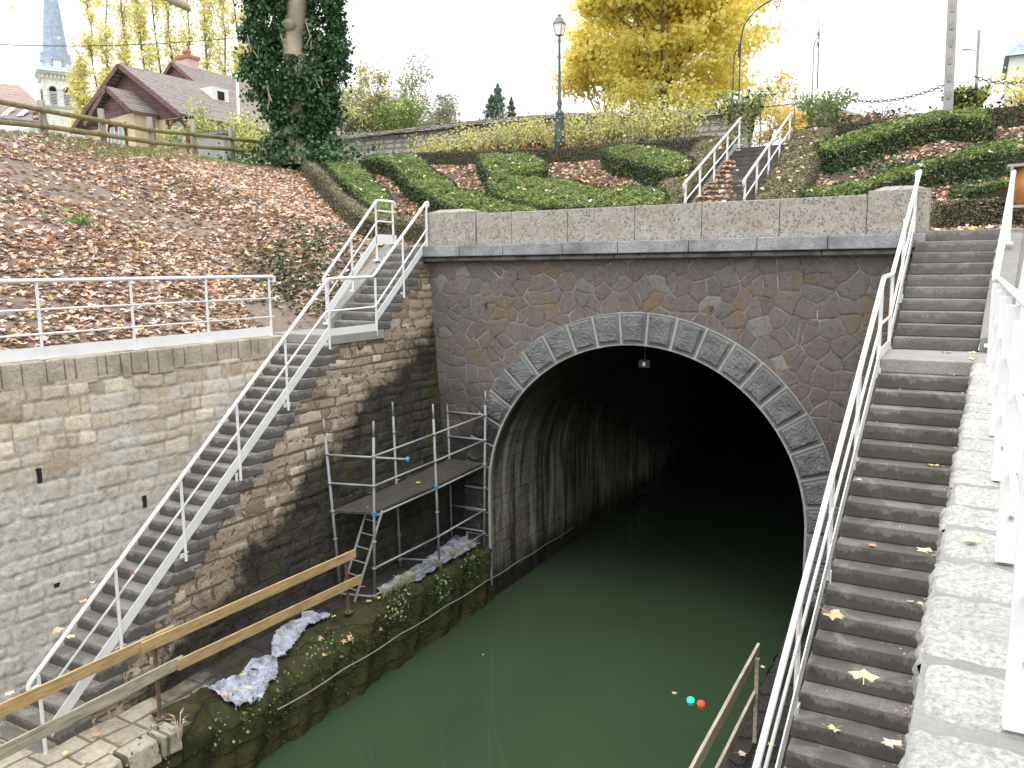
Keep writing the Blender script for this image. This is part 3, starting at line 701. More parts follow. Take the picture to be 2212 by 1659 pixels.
while y > -15.5:
    wd = rc.uniform(.14, .34); ht = rc.uniform(.33, .40); o_ = rc.uniform(-.015, .03)
    mb = MB(); x1 = -5.47+o_
    mb.hexa([(-5.88, y-wd+.012, 5.75-ht), (x1+.01, y-wd+.012, 5.75-ht), (x1+.01, y-.0, 5.75-ht), (-5.88, y-.0, 5.75-ht), (-5.88, y-wd+.012, 5.745), (x1, y-wd+.012, 5.745-rc.random()*.015), (x1, y, 5.745-rc.random()*.015), (-5.88, y, 5.745)])
    mb.build('coping_stone', M['coping'], RW, bevel=.02)
    y -= wd
for (px, py), hw, hh in (((82, 1027), .03, .10), ((305, 1082), .03, .09), ((110, 1260), .04, .03)):
    q = P(px, py, 'x', -5.4); xx = -XL(q.z)
    MB().box((xx-.05, q.y-hw, q.z-hh), (xx+.032, q.y+hw, q.z+hh)).build('drain_hole', M['dark'], RW)

SW = thing('stair_wall', 'brown coursed stone wall carrying the left stairs, black and mossy near the tunnel', 'wall', (-4.2, -4, 1.2))
def wallpoly(pts, back, xf): # pts (y,z)
    f = [(xf(z), y_, z) for y_, z in pts]; b_ = [(back, y_, z) for y_, z in pts]; n = len(pts)
    return f+b_, [tuple(range(n)), tuple(range(2*n-1, n-1, -1))]+[(i, i+n, (i+1) % n+n, (i+1) % n) for i in range(n)]
yb = YL0-TRD*NLOW
pts = [(yb, 1.0), (0.0, 1.0), (0.0, 7.03), (YL1+TRDU*8, ZL+RISU*8-.2), (YL1+.2, ZL-.15), (YL0, ZL-.18), (yb+.1, 1.1)]
pts = [(yb-.3, -.5), (0.02, -.5), (0.02, 7.0), (-.3, 7.0), (YL1+TRDU*.5, ZL-.12), (YL0+TRD, ZL-.17), (yb+.2, 1.2)]
vs, fs = wallpoly(pts, -5.3, lambda z: -XW(z)+.0)
MB().add(vs, fs).build('wall_body', M['brown'], SW)
def under_stair(y_, z):
    a = z < ZL-.17+ .798*(y_-(YL0+TRD)); b2 = z < ZL-.12+.79*(y_-(YL1+TRDU*.5)); pl_ = (y_ > YL0-.05) & (z < ZL-.16)
    return (y_ < YL0+.1) & a | (y_ >= YL0) & ((z < ZL-.16) | (y_ > YL1) & b2)
masonry('wall_face', 'brown2', SW, -9.3, .01, 1.05, 7.02, lambda z: -(4.54-.075*(7-z))+.003-.012, [(.30, .225, .165), (.48, .39, .30), (.40, .325, .245), (.58, .50, .40), (.44, .38, .31)], (.15, .11, .08), (.15, .24), (.26, .6), under_stair, seed=8, relief=.03, step=.024, joint=.010)
def stair_steps(parent, n, y0, z0, tread, rise, xo, xi, mat, depth=.45, name='step', rs=None, sgn=1, proud=.02):
    for k in range(n):
        z1 = z0-rise*k; yn = y0-tread*k
        o_ = (rs.uniform(-.004, .012) if rs else 0)+proud
        X0, X1 = xo(z1), xo(z1-rise)
        q = [(X1+sgn*o_, yn, z1-rise+.003), (xi(yn, z1-rise), yn, z1-rise+.003), (xi(yn, z1-rise), yn+depth, z1-rise+.003), (X1+sgn*o_, yn+depth+(rs.uniform(-.08, .1) if rs else 0), z1-rise+.003)]
        q2 = [(X0+sgn*o_, yn, z1), (xi(yn, z1), yn, z1), (xi(yn, z1), yn+depth, z1), (X0+sgn*o_, q[3][1], z1)]
        MB().hexa(q+q2).build(name, mat, parent, bevel=.012)
ST = thing('stone_stairs', 'steep narrow grey stone stairs climbing the left wall to the portal', 'stairs', (-4.9, -8.9, 1.2))
rs_ = random.Random(9)
stair_steps(ST, NLOW, YL0-TRD, ZL-RIS, TRD, RIS, lambda z: -XW(z), lambda y_, z: -XL(z)-.1, M['stepL'], rs=rs_)
MB().hexa([(-6.6, YL0, ZL-.17), (-XW(5.6)+.05, YL0, ZL-.17), (-XW(5.6)+.05, YL1+.25, ZL-.17), (-6.6, YL1+.25, ZL-.17), (-6.6, YL0, ZL), (-XW(5.77)+.05, YL0, ZL), (-XW(5.77)+.05, YL1+.25, ZL), (-6.6, YL1+.25, ZL)]).build('landing', M['slab'], ST, bevel=.015)
stair_steps(ST, NUP, YL1+TRDU*(NUP-1), ZL+RISU*NUP, TRDU, RISU, lambda z: -XW(z), lambda y_, z: -5.42, M['stepupL'], rs=rs_, depth=.4)
zt = ZL+RISU*NUP
MB().hexa([(-5.72, YL1-.1, ZL-.05), (-5.40, YL1-.1, ZL-.05), (-5.40, .1, zt-.1), (-5.72, .1, zt-.1), (-5.72, YL1-.1, ZL+.20), (-5.40, YL1-.1, ZL+.20), (-5.40, .1, zt+.06), (-5.72, .1, zt+.06)]).build('side_curb', M['curb'], ST, bevel=.01)
MB().box((-5.75, .02, 7.2), (-4.72, .5, zt-.005)).build('top_slab', M['slab'], ST)

# drain pipe stub
q = P(776, 748, 'x', -XW(5.5)); mb = MB(); mb.tube([(q.x-.05, q.y, q.z), (q.x+.06, q.y, q.z)], .055, 14); tag(mb.build('drain_pipe', M['rust']), 'rusty round drain pipe end in the left wall below the landing', 'pipe')

# ------------------------------------------------------------------ right walls, stairs
RS = thing('stone_stairs', 'wide grey stone stairs on the right, wet and dotted with leaves', 'stairs', (4.9, -9, 1.2))
stair_steps(RS, NLOW, YL0-.218, ZL-RIS, .218, RIS, lambda z: XR(z), lambda y_, z: XI(y_, z)+.08, M['step'], rs=rs_, sgn=-1)
MB().hexa([(XR(5.6)-.03, YL0-.05, ZL-.17), (XI(-3.2, 5.6), YL0-.05, ZL-.17), (5.98, YL1+.25, ZL-.17), (XR(5.6)-.03, YL1+.25, ZL-.17), (XR(5.77)-.03, YL0-.05, ZL), (5.62, YL0-.05, ZL), (5.98, YL1+.25, ZL), (XR(5.77)-.03, YL1+.25, ZL)]).build('landing', M['slab'], RS, bevel=.015)
def xru(z): return XR(z)+.03
stair_steps(RS, NUP, YL1+TRDU*(NUP-1), ZL+.163*NUP, TRDU, .163, xru, lambda y_, z: 5.44+.02*(z-5.8)/.17, M['stepup'], rs=rs_, sgn=-1, depth=.4)
zt2 = ZL+.163*NUP
MB().hexa([(5.45, YL1-.05, ZL-.05), (5.75, YL1-.05, ZL-.05), (6.0, .1, zt2-.1), (5.60, .1, zt2-.1), (5.45, YL1-.05, ZL+.19), (5.75, YL1-.05, ZL+.19), (5.93, .12, zt2+.015), (5.62, .12, zt2+.015)]).build('side_curb', M['curb'], RS, bevel=.01)
MB().box((4.73, .02, 7.2), (5.95, .5, zt2-.005)).build('top_slab', M['slab'], RS)
SWR = thing('stair_wall', 'dark masonry wall carrying the right stairs above the quay', 'wall', (4.2, -4, 1.2))
yb = YL0-.218*NLOW
pts = [(yb-.3, -.5), (0.02, -.5), (0.02, 7.0), (-.3, 7.0), (YL1+TRDU*.5, ZL-.12), (YL0+TRD, ZL-.17), (yb+.2, 1.2)]
vs, fs = wallpoly(pts, 5.2, lambda z: XR(z))
MB().add(vs, fs).build('wall_body', M['brown'], SWR)
RWR = thing('retaining_wall', 'retaining wall right of the stairs with rough pale granite coping', 'wall', (5.5, -10, 1.2))
MB().hexa([(XI(-30, -.5), -30, -.5), (6.4, -30, -.5), (6.4, -3.2, -.5), (XI(-3.2, -.5), -3.2, -.5), (XI(-30, 5.4)-.0, -30, 5.4), (6.4, -30, 5.4), (6.4, -3.2, 5.4), (XI(-3.2, 5.4), -3.2, 5.4)]).build('wall_body', M['upper'], RWR)
MB().box((5.46, -3.2, .5), (6.4, .1, 5.55)).build('wall_core', M['upper'], RWR)
# coping blocks with real rough relief and mortar between
MB().hexa([(XI(-16, 5.7)+.0, -16, 5.3), (6.0, -16, 5.3), (6.0, -3.3, 5.3), (XI(-3.3, 5.7)+.0, -3.3, 5.3), (XI(-16, 5.7)+.006, -16, 5.757), (6.0, -16, 5.757), (6.0, -3.3, 5.757), (XI(-3.3, 5.7)+.006, -3.3, 5.757)]).build('coping_mortar', M['mortar'], RWR)
y = -3.32; rc = random.Random(8)
while y > -13.9:
    wd = rc.uniform(.34, .56) if y < -8 else rc.uniform(.25, .5)
    ya, yb_ = y, y-wd+.04
    sd_ = rc.random()*90; x0 = XI(y, 5.77)-.01+rc.uniform(-.02, .012)
    nu, nv = 26, max(6, int(wd/.03)); mb = MB(); jj = rc.uniform(-.03, .03)
    def hgt(u, v):
        e = min(v, 1-v)*wd; edge = .022*math.exp(-e/.02)
        return edge
    def f(u, v):
        L = .36+.60
        s_ = u*L
        yv = lerp(ya, yb_, v)+jj*math.sin(u*4)*.6
        nz = .006*math.sin(s_*31+sd_)*math.sin(yv*27+sd_)+.005*math.sin(s_*67+yv*51+sd_)+rc.uniform(-.0022, .0022)
        if s_ < .34: x = x0+.0*s_; z = 5.77-.38+s_; return (x+nz*1.5+hgt(u, v)*.5, yv, z)
        if s_ < .42: t = (s_-.34)/.08*math.pi/2; return (x0+.045-.045*math.cos(t)+nz, yv, 5.73+.04*math.sin(t)+nz*.5-hgt(u, v))
        return (x0+.045+(s_-.42), yv, 5.77+nz-hgt(u, v)+.004*math.sin(yv*9))
    mb.grid(nu, nv, f)
    mb.build('coping_stone', M['bigcoping'], RWR, smooth=True, fix=False)
    y -= wd

# quays
QL = thing('quay', 'narrow stone quay at the foot of the left stairs, flagstones near, black and mossy far', 'quay', (-4, -5, 1.15))
def qdrop(x, y_):
    m = max(0, min(1, (y_+7.75)/.6))*max(.15, min(1, (-3.9-y_)/.8+.15))
    return m*.34*max(0, min(1, (x+3.78)/.62))
def zq(x, y_): return 1.17-qdrop(x, y_)-(.09 if x > -3.66 and y_ > -7.8 else 0)+.02*math.sin(x*3+y_*2)+.012*math.sin(y_*7.3)
mb = MB(); mb.grid(14, 90, lambda u, v: (lerp(-5.4, -3.34, u), lerp(-16, .0, v), zq(lerp(-5.4, -3.34, u), lerp(-16, .0, v))))
mb.build('paving', M['flag'], QL, smooth=True, fix=False)
# quay edge: broken stones near, mossy earth slope far
y = -16; rc = random.Random(4)
while y < -7.9:
    wd = min(rc.uniform(.45, .85), -7.72-y); ww = rc.uniform(.3, .42)
    MB().hexa([(-3.06-ww, y, .9), (-3.06+rc.uniform(-.05, .03), y, .9), (-3.06+rc.uniform(-.05, .03), y+wd-.03, .9), (-3.06-ww, y+wd-.03, .9), (-3.06-ww, y, 1.20), (-3.08+rc.uniform(-.06, .02), y+.02, 1.19), (-3.08+rc.uniform(-.06, .02), y+wd-.05, 1.19), (-3.06-ww, y+wd-.03, 1.20)]).build('edge_stone', M['flag'], QL, bevel=.025)
    y += wd
rf = random.Random(21)
def ff(u, v):
    yv = lerp(-16, .0, v); s_ = u
    nz = .05*math.sin(yv*5+s_*7)+.035*math.sin(yv*13+s_*11)+rf.uniform(-.02, .02)
    if yv < -7.75: return (-3.13+nz*.6+.05*s_, yv, 1.1-1.7*s_)
    k = min(1, (yv+7.75)/.8)
    dp = qdrop(-3.14, yv)
    if s_ < .25: x = lerp(-3.72, -3.16, s_/.25); z = 1.182-qdrop(x, yv)-.04*(s_/.25)**2*k
    else: x = -3.16+.14*((s_-.25)/.75)**.6; z = 1.14-dp-(1.8-dp)*(s_-.25)/.75
    return (x+nz*.8*(1 if s_ < .98 else 0)-.1*(1-k)*0, yv, z+nz*.3*k)
mb = MB(); mb.grid(26, 220, ff); mb.build('mossy_face', M['quayface'], QL, smooth=True, fix=False)
QR = thing('quay', 'dark wet stone quay under the right stairs', 'quay', (3.7, -5, 1.15))
MB().grid(10, 60, lambda u, v: (lerp(3.12, 4.5, u), lerp(-16, 0, v), 1.15+.02*math.sin(u*6+v*50))).build('paving', M['darkflag'], QR, smooth=True, fix=False)
mb = MB(); mb.grid(8, 90, lambda u, v: (3.12+rf.uniform(-.02, .02), lerp(-16, 0, v), lerp(1.16, -1.2, u))); mb.build('quay_face', M['quayface'], QR, smooth=True, fix=False)
mb = MB(); mb.tube([P(738+0, 1446, 'x', -3.03), P(915, 1338, 'x', -2.98)], .012, 6); 
a, b = P(600, 1533, 'x', -2.98), P(1238, 1139, 'x', -3.03)
pts = [a.lerp(b, t)+Vector((0, 0, -.03*math.sin(math.pi*((t*7) % 1)))) for t in np.linspace(0, 1, 60)]
mb = MB(); mb.tube(pts, .011, 6); tag(mb.build('mooring_cable', M['rope']), 'thin grey cable running along the mossy left canal wall', 'cable')

# ------------------------------------------------------------------ white railings
def arc(p0, p1, p2, n=6):
    return [(p0.lerp(p1, t)).lerp(p1.lerp(p2, t), t) for t in np.linspace(0, 1, n)]
def rounded(pts, r=.09, n=5):
    pts = [Vector(p) for p in pts]; out = [pts[0]]
    for i in range(1, len(pts)-1):
        a, b, c = pts[i-1], pts[i], pts[i+1]
        ra = min(r, (a-b).length*.45); rb = min(r, (c-b).length*.45)
        out += arc(b+(a-b).normalized()*ra, b, b+(c-b).normalized()*rb, n)
    return out+[pts[-1]]
def zn(y_, tread=TRD): return ZL-RIS*((YL0-y_)/tread)
def znu(y_, rise=RISU): return ZL+rise*((y_-YL1)/TRDU+1)
def railing(nm, label, loc): return thing(nm, label, 'railing', loc)
def make_outer(sgn, xf, tread, rise, label, yend_low, top_y=.0):
    RL = railing('stair_railing', label, (xf(ZL), YL0, ZL))
    O = sgn*.045   # outside of the wall face, towards the canal
    xo = lambda z: xf(z)-O
    pys = [-3.25-1.13*tread/.213*i for i in range(6)]
    hh = .98
    # handrail
    yb_ = pys[-1]+(.0)
    low = Vector((xo(zn(yb_, tread)), yb_-.12, zn(yb_, tread)+hh-.08))
    pts = [low+Vector((0, .14, -.06)), low+Vector((0, -.0, -.09)), low, Vector((xo(ZL), -3.22, ZL+hh)), Vector((xo(ZL), YL1-.04, ZL+hh+.02)), Vector((xo(7.4)-sgn*-.03, top_y, znu(top_y, rise)-RISU+.95)), ]
    pts = rounded(pts, .06); e = pts[-1]
    if sgn < 0: pts += [e+Vector((0, .05, .0)), e+Vector((0, .07, -.05)), e+Vector((0, .03, -.09))]
    MB().tube(pts, .029, 10).build('handrail', M['white'], RL, smooth=True)
    mid = [Vector((xo(zn(yb_, tread)), yb_, zn(yb_, tread)+.62)), Vector((xo(ZL), -3.3, ZL+.42)), Vector((xo(ZL), YL1-.0, ZL+.44)), Vector((xo(7.4), top_y-.05, znu(top_y, rise)+.24))]
    MB().tube(rounded(mid, .06), .017, 8).build('mid_rail', M['white'], RL, smooth=True)
    l2 = [Vector((xo(ZL), -3.25, ZL+.44+.1*0)), Vector((xo(ZL), YL1, ZL+.45))]
    # stringer plate
    def plate(ya, za, yb2, zb, h=.185):
        xa, xb = xo(za), xo(zb)
        return MB().hexa([(xa-.006, ya, za-h/2), (xa+.006, ya, za-h/2), (xb+.006, yb2, zb-h/2), (xb-.006, yb2, zb-h/2), (xa-.006, ya, za+h/2), (xa+.006, ya, za+h/2), (xb+.006, yb2, zb+h/2), (xb-.006, yb2, zb+h/2)])
    plate(pys[-1]+.1, zn(pys[-1]+.1, tread)+.13, -3.25, ZL+.06).build('stringer', M['white'], RL)
    plate(-3.25, ZL+.04, YL1+.02, ZL+.05, .15).build('kick_plate', M['white'], RL)
    plate(YL1+.05, ZL+.13+.1, top_y-.02, znu(top_y, rise)-.02, .17).build('stringer', M['white'], RL)
    allp = [(y_, zn(y_, tread)-.20, zn(y_, tread)+hh-.01) for y_ in pys]+[(YL1+.03, ZL-.02, ZL+hh), (YL1+.98, znu(YL1+.98, rise)-.36, znu(YL1+.98, rise)+.83), (top_y-.06, znu(top_y, rise)-.30, znu(top_y, rise)+.80)]
    for i, (y_, zb, zt_) in enumerate(allp):
        if i == 6: zb = ZL-.10
        x = xo(zb+.1)
        mb = MB(); mb.hexa([(x-.022, y_-.006, zb), (x+.022, y_-.006, zb), (x+.022, y_+.006, zb), (x-.022, y_+.006, zb), (x-.022, y_-.006, zt_), (x+.022, y_-.006, zt_), (x+.022, y_+.006, zt_), (x-.022, y_+.006, zt_)])
        mb.box((x-.006, y_-.022, zb), (x+.006, y_+.022, zt_))
        po = mb.build('post', M['white'], RL)
        mb = MB(); mb.box((x-.035*1, y_-.08, zb-.01), (x-.023 if sgn > 0 else x+.0, y_+.08, zb+.13)) if False else mb.box((x+sgn*.025, y_-.075, zb-.01), (x+sgn*.037, y_+.075, zb+.12))
        fp = mb.build('foot_plate', M['white'], po)
        for a_ in (-.05, .05): MB().tube([(x+sgn*.018, y_+a_, zb+.05), (x+sgn*.028, y_+a_, zb+.05)], .010, 6).build('bolt', M['galv'], po)
    return RL
make_outer(-1, lambda z: -XW(z), TRD, RISU, 'white tubular railing on the canal side of the left stairs', -8.9)
make_outer(1, lambda z: XR(z), .218, .163, 'white tubular railing on the canal side of the right stairs', -9.1, .02)

def inner_upper(x0, x1, label, zoff, endflat):
    RL = railing('stair_railing', label, (x0, YL1, ZL))
    a = Vector((x0, -2.1, ZL+zoff+1.0)); b = Vector((x1, -.42, ZL+zoff+2.55 if endflat else ZL+zoff+2.4))
    pts = [a+Vector((0, .05, -.10)), a+Vector((0, -.03, -.08)), a+Vector((0, 0, 0)), b]
    if endflat: pts += [Vector((x1, .16, b.z)), Vector((x1, .21, b.z-.12))]
    MB().tube(rounded(pts, .05), .029, 10).build('handrail', M['white'], RL, smooth=True)
    m2 = [a+Vector((0, 0, -.42)), b+Vector((0, 0, -.42))]+([Vector((x1, .12, b.z-.43))] if endflat else [])
    MB().tube(rounded(m2, .05), .017, 8).build('mid_rail', M['white'], RL, smooth=True)
    if endflat:
        MB().tube([b+Vector((0, 0, -.21)), Vector((x1, .12, b.z-.22))], .017, 8).build('mid_rail', M['white'], RL, smooth=True)
        MB().hexa([(x0-.006, -2.1, ZL+.17), (x0+.006, -2.1, ZL+.17), (x1+.006, -.45, ZL+1.68), (x1-.006, -.45, ZL+1.68), (x0-.006, -2.1, ZL+.37), (x0+.006, -2.1, ZL+.37), (x1+.006, -.45, ZL+1.86), (x1-.006, -.45, ZL+1.86)]).build('stringer', M['white'], RL)
        MB().box((x1-.006, -.45, ZL+1.66), (x1+.006, .2, ZL+1.86)).build('kick_plate', M['white'], RL)
    ps = [(x0, -2.06), ((x0+x1)/2, -1.27), (x1, -.47)] + ([(x1, .1)] if endflat else [])
    if not endflat: ps = [(x0, -2.08), (x1, -.35)]
    for x, y_ in ps:
        zb = ZL+.1+(min(y_, 0)-YL1)*RISU/TRDU*.97+.08; zt_ = a.z+(b.z-a.z)*min(1, (y_+2.1)/(b.y+2.1))
        mb = MB(); mb.box((x-.022, y_-.006, zb), (x+.022, y_+.006, zt_)); mb.box((x-.006, y_-.022, zb), (x+.006, y_+.022, zt_)); po = mb.build('post', M['white'], RL)
        MB().box((x-.06, y_-.06, zb-.01), (x+.06, y_+.03, zb+.03)).build('foot_plate', M['white'], po)
inner_upper(-5.5, -5.5, 'white railing on the bank side of the upper left flight', 0, True)
inner_upper(5.56, 5.74, 'white railing on the bank side of the upper right flight, next to the camera path', .0, False)

PR = railing('path_railing', 'white railing with two mid rails along the left path above the wall', (-5.56, -6, 5.74))
xs_ = -5.57; zb = 5.745; zt_ = 6.80
e = Vector((xs_, -3.38, zt_)); MB().tube([(xs_, -16, zt_), (xs_, -3.45, zt_), e, e+Vector((0, .05, -.02)), e+Vector((0, .06, -.08)), e+Vector((0, .02, -.11))], .029, 10).build('handrail', M['white'], PR, smooth=True)
for dz in (.34, .67): MB().tube([(xs_, -16, zb+dz), (xs_, -3.36, zb+dz)], .015, 8).build('mid_rail', M['white'], PR, smooth=True)
MB().box((xs_-.005, -16, zb+.012), (xs_+.005, -3.44, zb+.17)).build('kick_plate', M['white'], PR)
for y_ in (-3.45, -4.83, -6.2, -7.6, -9.0, -10.4, -11.8, -13.2):
    mb = MB(); mb.box((xs_-.022, y_-.006, zb), (xs_+.022, y_+.006, zt_)); mb.box((xs_-.006, y_-.02, zb), (xs_+.006, y_+.02, zt_)); po = mb.build('post', M['white'], PR)
    MB().box((xs_-.05, y_-.05, zb-.0), (xs_+.05, y_+.05, zb+.012)).build('foot_plate', M['white'], po)
PR2 = railing('path_railing', 'white railing of flat posts along the right path, closest to the viewer', (5.5, -9, 5.77))
def xr2(y_): return 5.545+.012*(y_+3.4)
MB().tube(rounded([(xr2(-3.3)+.02, -3.25, 6.68), (xr2(-3.6)+.02, -3.5, 6.74), (xr2(-13.2)+.06, -13.2, 6.70)], .1), .024, 12).build('handrail', M['white'], PR2, smooth=True)
for z_ in (6.12, 6.42): MB().tube([(xr2(-3.4), -3.4, z_), (xr2(-13.2), -13.2, z_)], .012, 8).build('mid_rail', M['white'], PR2, smooth=True)
for y_ in (-3.5, -4.9, -6.4, -7.85, -9.15, -10.5, -11.80, -13.15):
    x = xr2(y_); mb = MB(); mb.box((x-.036, y_-.007, 5.775), (x+.036, y_+.007, 6.69)); mb.box((x-.006, y_, 5.775), (x+.006, y_+.05, 6.69))
    po = mb.build('post', M['white'], PR2, bevel=.002)
    for z_ in (5.95, 6.12, 6.42): MB().tube([(x+.006, y_-.02, z_), (x+.006, y_-.004, z_)], .009, 6).build('bolt', M['galv'], po)
    MB().box((x-.034, y_-.012, 5.772), (x+.034, y_+.06, 5.784)).build('foot_plate', M['white'], po)

# ------------------------------------------------------------------ plank guard rails
GR = thing('guard_rail', 'yellow and grey plank guard rail on rusty posts along the left quay', 'guard rail', (-3.5, -6, 1.17))
xg = -3.52
def plank(par, p0, p1, h, th, mat, nm='plank'): return MB().bar(p0, p1, th, h).build(nm, mat, par, bevel=.003)
plank(GR, (xg+.035, -12.5, 2.27), (xg+.035, -7.45, 2.27), .15, .03, M['wood'])
plank(GR, (xg+.068, -7.95, 2.25), (xg+.068, -3.88, 2.18), .15, .03, M['wood'])
plank(GR, (xg+.035, -12.5, 1.80), (xg+.035, -7.35, 1.81), .155, .03, M['greywood'])
plank(GR, (xg+.068, -7.45, 1.80), (xg+.068, -3.75, 1.69), .15, .03, M['wood'])
for y_ in (-11.4, -7.72, -4.04):
    mb = MB(); mb.box((xg-.02, y_-.02, 1.18), (xg+.018, y_+.02, 2.24)); mb.box((xg-.06, y_-.06, 1.175), (xg+.06, y_+.06, 1.19)); mb.build('post', M['rust'], GR)
    mb = MB()
    for a_ in (-.04, .04): mb.tube([(xg+a_, y_, 1.19), (xg+a_, y_, 1.215)], .012, 6)
    mb.build('bolt', M['galv'], GR)
GR2 = thing('guard_rail', 'weathered grey plank guard rail along the right quay', 'guard rail', (3.3, -6, 1.17))
xg = 3.3
plank(GR2, (xg, -12.5, 2.18), (xg, -4.36, 2.25), .15, .035, M['greywood'])
plank(GR2, (xg+.02, -12.5, 1.70), (xg+.02, -4.55, 1.74), .15, .035, M['greywood'])
for y_ in (-11.9, -8.2, -4.6):
    MB().box((xg+.02, y_-.025, 1.16), (xg+.065, y_+.025, 2.24)).build('post', M['greywood'], GR2)

# ------------------------------------------------------------------ scaffold
SF = thing('scaffold', 'galvanised tube scaffold with a dirty deck standing on the quay beside the arch', 'scaffold', (-3.8, -1.7, 1.17))
ft = {'a': (-3.52, -3.33), 'b': (-3.36, -1.60), 'c': (-3.19, -.16), 'd': (-4.16, -3.42), 'e': (-4.10, -1.75), 'f': (-4.04, -.17)}
tpx = {'a': (806.7, 910), 'b': (935.1, 873), 'c': (1048.5, 845), 'd': (698.6, 906), 'e': (847.7, 868), 'f': (965.8, 840)}
pole = {}
for k, (x, y_) in ft.items():
    t_ = P(*tpx[k], 'y', y_); b_ = Vector((x, y_, 1.17))
    if k in 'def':
        lo_ = P(*{'d': (733, 1250), 'e': (864.4, 1212.7), 'f': (976, 1156)}[k], 'x', -4.03); t_ = P(*tpx[k], 'x', -4.16); u_ = (t_-lo_); b_ = lo_-u_*((lo_.z-1.17)/u_.z)
    if k == 'a': b_ = P(809.4, 1297, 'z', 1.17); t_ = P(*tpx[k], 'y', b_.y)
    if k == 'b': b_ = P(949.5, 1229.4, 'z', 1.17); t_ = P(*tpx[k], 'y', b_.y)
    pole[k] = (b_, t_)
def at(k, z):
    b_, t_ = pole[k]; return b_+(t_-b_)*((z-b_.z)/(t_.z-b_.z))
for k in pole:
    b_, t_ = pole[k]; sp = at(k, t_.z-.28)
    po = MB().tube([b_, sp], .024, 10).tube([sp, t_], .017, 8).build('standard', M['galv'], SF, smooth=True)
    for z in (1.32, 1.82, 2.30, 2.80, 3.30, 3.82):
        dz = {'a': -.06, 'd': -.03, 'b': 0, 'e': 0, 'c': .14, 'f': .1}[k]; c_ = at(k, z+dz); u = (t_-b_).normalized()
        MB().tube([c_-u*.018, c_+u*.018], .038, 10).build('collar', M['galv'], po, smooth=True)
DZ = {'a': -.06, 'd': -.03, 'b': 0, 'e': 0, 'c': .14, 'f': .1}
def led(a, b, z, r=.019, m='galv', ext=0, nm='ledger'):
    p, q = at(a, z+DZ[a]), at(b, z+DZ[b]); d = (q-p); return MB().tube([p, q+d*ext], r, 8).build(nm, M[m], SF, smooth=True)
for z in (3.82, 3.30, 2.76, 1.82, 1.32): led('a', 'b', z); led('b', 'c', z)
for z in (3.82, 3.30, 2.76, 1.82, 1.36): led('f', 'c', z)
for z in (3.30, 1.30): led('d', 'a', z)
led('d', 'a', 3.80, ext=.72)
p, q = at('d', 3.77), at('a', 3.74); e = q+(q-p)*.72
MB().tube([e-(q-p).normalized()*.02, e+(q-p).normalized()*.025], .045, 8).build('coupler', M['blue'], SF)
led('e', 'b', 1.34); led('d', 'e', 2.74); led('e', 'f', 2.76)
for k in 'abc':
    c_ = at(k, 2.80+DZ[k]); MB().tube([c_+Vector((0, 0, -.03)), c_+Vector((0, 0, .03))], .043, 8).build('coupler', M['blue'] if k != 'c' else M['galv'], SF)
zd = {k: 2.78+DZ[k] for k in DZ}
A_, B_, C_, D_, E_, F_ = [at(k, zd[k]) for k in 'abcdef']
for (p0, p1, p2, p3) in ((A_, B_, E_, D_), (B_, C_, F_, E_)):
    for i in range(2):
        u0, u1 = .04+.48*i, .04+.48*i+.465
        q = [p0.lerp(p3, u0), p1.lerp(p2, u0), p1.lerp(p2, u1), p0.lerp(p3, u1)]
        up_ = Vector((0, 0, .045)); MB().hexa(q+[v+up_ for v in q]).build('deck_board', M['deck'], SF, bevel=.004)
LD = thing('ladder', 'light grey aluminium ladder leaning up to the scaffold deck', 'ladder', tuple(P(766, 1296, 'z', 1.18)))
f0, f1 = P(766, 1300, 'z', 1.18), P(738, 1250, 'z', 1.18)
f1 = f0+Vector((-.36, .05, 0)); t0 = P(829, 1092, 'y', f0.y+.35); t1 = t0+Vector((-.36, .05, 0))
t0, t1 = f0.lerp(t0, .95), f1.lerp(t1, .95)
for a, b in ((f0, t0), (f1, t1)): MB().bar(a, b, .022, .04).build('rail', M['galv'], LD)
for k in range(6):
    t = .12+.15*k; MB().tube([f0.lerp(t0, t), f1.lerp(t1, t)], .011, 6).build('rung', M['galv'], LD)

